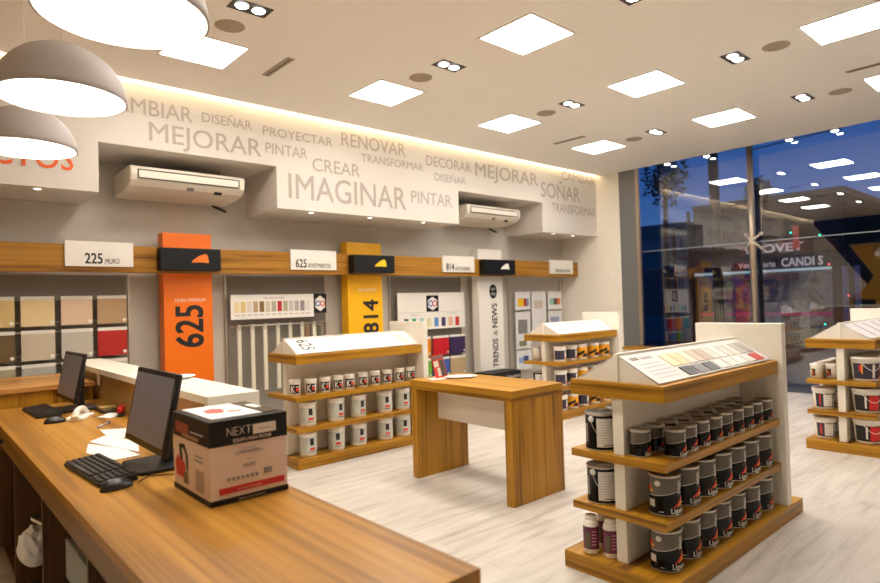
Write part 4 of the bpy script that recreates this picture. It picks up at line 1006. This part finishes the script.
def picmat(i, a, b, c):
    m = bpy.data.materials.new('window_picture_%d' % i); m.use_nodes = True; nt = m.node_tree; bs = nt.nodes['Principled BSDF']
    tc = nt.nodes.new('ShaderNodeTexCoord'); n_ = nt.nodes.new('ShaderNodeTexNoise'); n_.inputs['Scale'].default_value = 1.7; n_.inputs['Distortion'].default_value = 1.6; n_.inputs['Detail'].default_value = 3
    nt.links.new(tc.outputs['Object'], n_.inputs['Vector']); r = nt.nodes.new('ShaderNodeValToRGB'); e_ = r.color_ramp.elements
    e_[0].position = .38; e_[0].color = srgb(*a); e_[1].position = .62; e_[1].color = srgb(*c); k_ = e_.new(.5); k_.color = srgb(*b)
    nt.links.new(n_.outputs['Fac'], r.inputs['Fac']); nt.links.new(r.outputs['Color'], bs.inputs['Base Color']); nt.links.new(r.outputs['Color'], bs.inputs['Emission Color']); bs.inputs['Emission Strength'].default_value = .3
    return m
for i, (y0, y1, cs) in enumerate([(3.42, 4.25, ((30, 46, 76), (84, 100, 84), (50, 58, 96))), (2.5, 3.38, ((110, 124, 84), (96, 40, 70), (50, 60, 100))), (1.45, 2.46, ((36, 44, 70), (76, 52, 70), (96, 104, 104))), (.35, 1.41, ((60, 60, 76), (120, 110, 106), (80, 60, 50)))]):
    f = MB().box(-.05, -.001, y0-.03, y1+.03, .82, 2.5).build('window', mat('vitrine_frame', srgb(130, 140, 150), .5), o); MB().box(-.06, -.0505, y0, y1, .88, 2.46).build('pane', picmat(i, *cs), f, 'lit picture pane')
    MB().box(-.07, -.0605, y0, y1, 1.18, 1.28).build('stripe', mat('magenta_stripe', srgb(150, 30, 80), .5, emit=(.5, .05, .2, 1), es=.3), f)
MB().box(-.06, -.001, .3, 4.3, .3, .8).build('plinth', mat('plinth', srgb(110, 96, 70), .7, emit=(.5, .4, .25, 1), es=.12), o)
for y in (-.35, -.05): MB().box(-.1, .05, y, y+.12, 0, 2.6).build('post', mat('pale_post', srgb(150, 150, 170), .6), o)
o = thing('dark_house', 'dark low house front across the street at the right', 'building', (21, -6, -.2)); MB().box(0, 5, 0, 10.3, 0, 5.0).build('wall', mat('dark_house', srgb(38, 36, 44), .8), o); MB().box(-.05, -.001, 7, 9, .1, 2.4).build('door', mat('dk_door', srgb(24, 24, 30), .6), o)
pole = mat('pole_wood', srgb(60, 48, 44), .9)
for x, y, h, r, lb in [(14, 6.03, 6.2, .11, 'thick dark utility pole on the far pavement'), (16, 7.6, 3.9, .05, 'thin bent lamp post left of the utility pole'), (16.5, 8.3, 3.6, .05, 'short leaning pole by the teal building')]:
    o = thing('utility_pole', lb, 'pole', (x, y, -.2)); MB().tube([(0, 0, 0), (0, .05, h)], r, 10).build('post', pole, o); MB().box(-.04, .04, -.7, .7, h-1.3, h-1.22).build('crossarm', pole, o)
o = MB()
for z0, z1 in ((4.6, 5.1), (4.9, 5.5), (5.2, 6.1)):
    o = MB().tube([(14, 5.3, z0), (14.2, 3, (z0+z1)/2-.08), (14.5, -4, z1)], .014, 5).build('overhead_wire', pole); tag(o, 'thin dark overhead wire, %s one' % {4.6: 'lowest', 4.9: 'middle', 5.2: 'highest'}[z0], 'wire', 'overhead wires')
leafm = mat('leaf_dark', srgb(42, 46, 34), .8)
def tree(x, y, h, r, lb):
    random.seed(int(x*10+y)); o = thing('street_tree', lb, 'tree', (x, y, -.2))
    MB().tube([(0, 0, 0), (.05, .05, h*.6), (0, 0, h)], .06, 8).build('trunk', pole, o)
    b = MB()
    for i in range(700):
        a = random.uniform(0, 2*PI); ph = random.uniform(-1, 1); rr = r*random.uniform(.3, 1)
        c = Vector((rr*math.cos(a)*math.sqrt(1-ph*ph), rr*math.sin(a)*math.sqrt(1-ph*ph), h+rr*ph*1.3)); s = .07
        u = Vector((random.uniform(-1, 1), random.uniform(-1, 1), random.uniform(-1, 1))).normalized()*s; w = u.orthogonal().normalized()*s*.6
        b.bm.faces.new([b.bm.verts.new(c+k) for k in (u, w, -u, -w)])
    b.build('foliage', leafm, o)
tree(14.2, 7.35, 4.6, .6, 'dark street tree beside the window column'); tree(17, 6.2, 4.3, .35, 'dark bushy tree top right of the mullion')
for y, z, m, lb in [(6.3, 3.2, glow_green, 'green light above the vet shop'), (5.55, 3.05, glow_green, 'green light right of the vet shop sign'), (5.5, .5, glow_green, 'green light low by the vet shop'), (5.35, 2.2, glow_red, 'red light on the pale post'), (4.9, 1.3, glow_red, 'red light right of the pale posts')]:
    t = thing('signal_light', lb, 'light', (19.6, y, z)); MB().lathe([(0, -.03), (.03, 0), (0, .03)], 12).build('lens', m, t); MB().tube([(.03, 0, 0), (.2, 0, 0)], .01, 6).build('bracket', pole, t)

# ------------------------------------------------------------------ world, lights, camera
w = bpy.data.worlds.new('dusk'); SC.world = w; w.use_nodes = True; nt = w.node_tree
bg = nt.nodes['Background']; tc = nt.nodes.new('ShaderNodeTexCoord'); se = nt.nodes.new('ShaderNodeSeparateXYZ'); r = nt.nodes.new('ShaderNodeValToRGB')
nt.links.new(tc.outputs['Generated'], se.inputs[0]); nt.links.new(se.outputs['Z'], r.inputs['Fac']); e = r.color_ramp.elements
e[0].position = 0; e[0].color = (.12, .22, .42, 1); e[1].position = .4; e[1].color = (.005, .06, .30, 1); k = e.new(.16); k.color = (.035, .12, .38, 1)
nt.links.new(r.outputs['Color'], bg.inputs['Color']); bg.inputs['Strength'].default_value = .8

cam = bpy.data.cameras.new('cam'); co = bpy.data.objects.new('camera', cam); C.objects.link(co); SC.camera = co
R0 = ((0.74505651, -0.66637281, -0.02894963), (-0.00994955, 0.03229441, -0.99942888), (0.66692714, 0.74491903, 0.01743105))
M = Matrix(((R0[0][0], -R0[1][0], -R0[2][0], 0), (R0[0][1], -R0[1][1], -R0[2][1], 0), (R0[0][2], -R0[1][2], -R0[2][2], 1.45), (0, 0, 0, 1)))
co.matrix_world = M
cam.dof.use_dof = True; cam.dof.focus_distance = 3.8; cam.dof.aperture_fstop = 2.2
cam.sensor_width = 36; cam.lens = 36*602.508/880; cam.clip_start = .05; cam.clip_end = 200
vs = SC.view_settings; vs.view_transform = 'Standard'; vs.look = 'None'; vs.gamma = 1; vs.exposure = .45; vs.use_curve_mapping = False
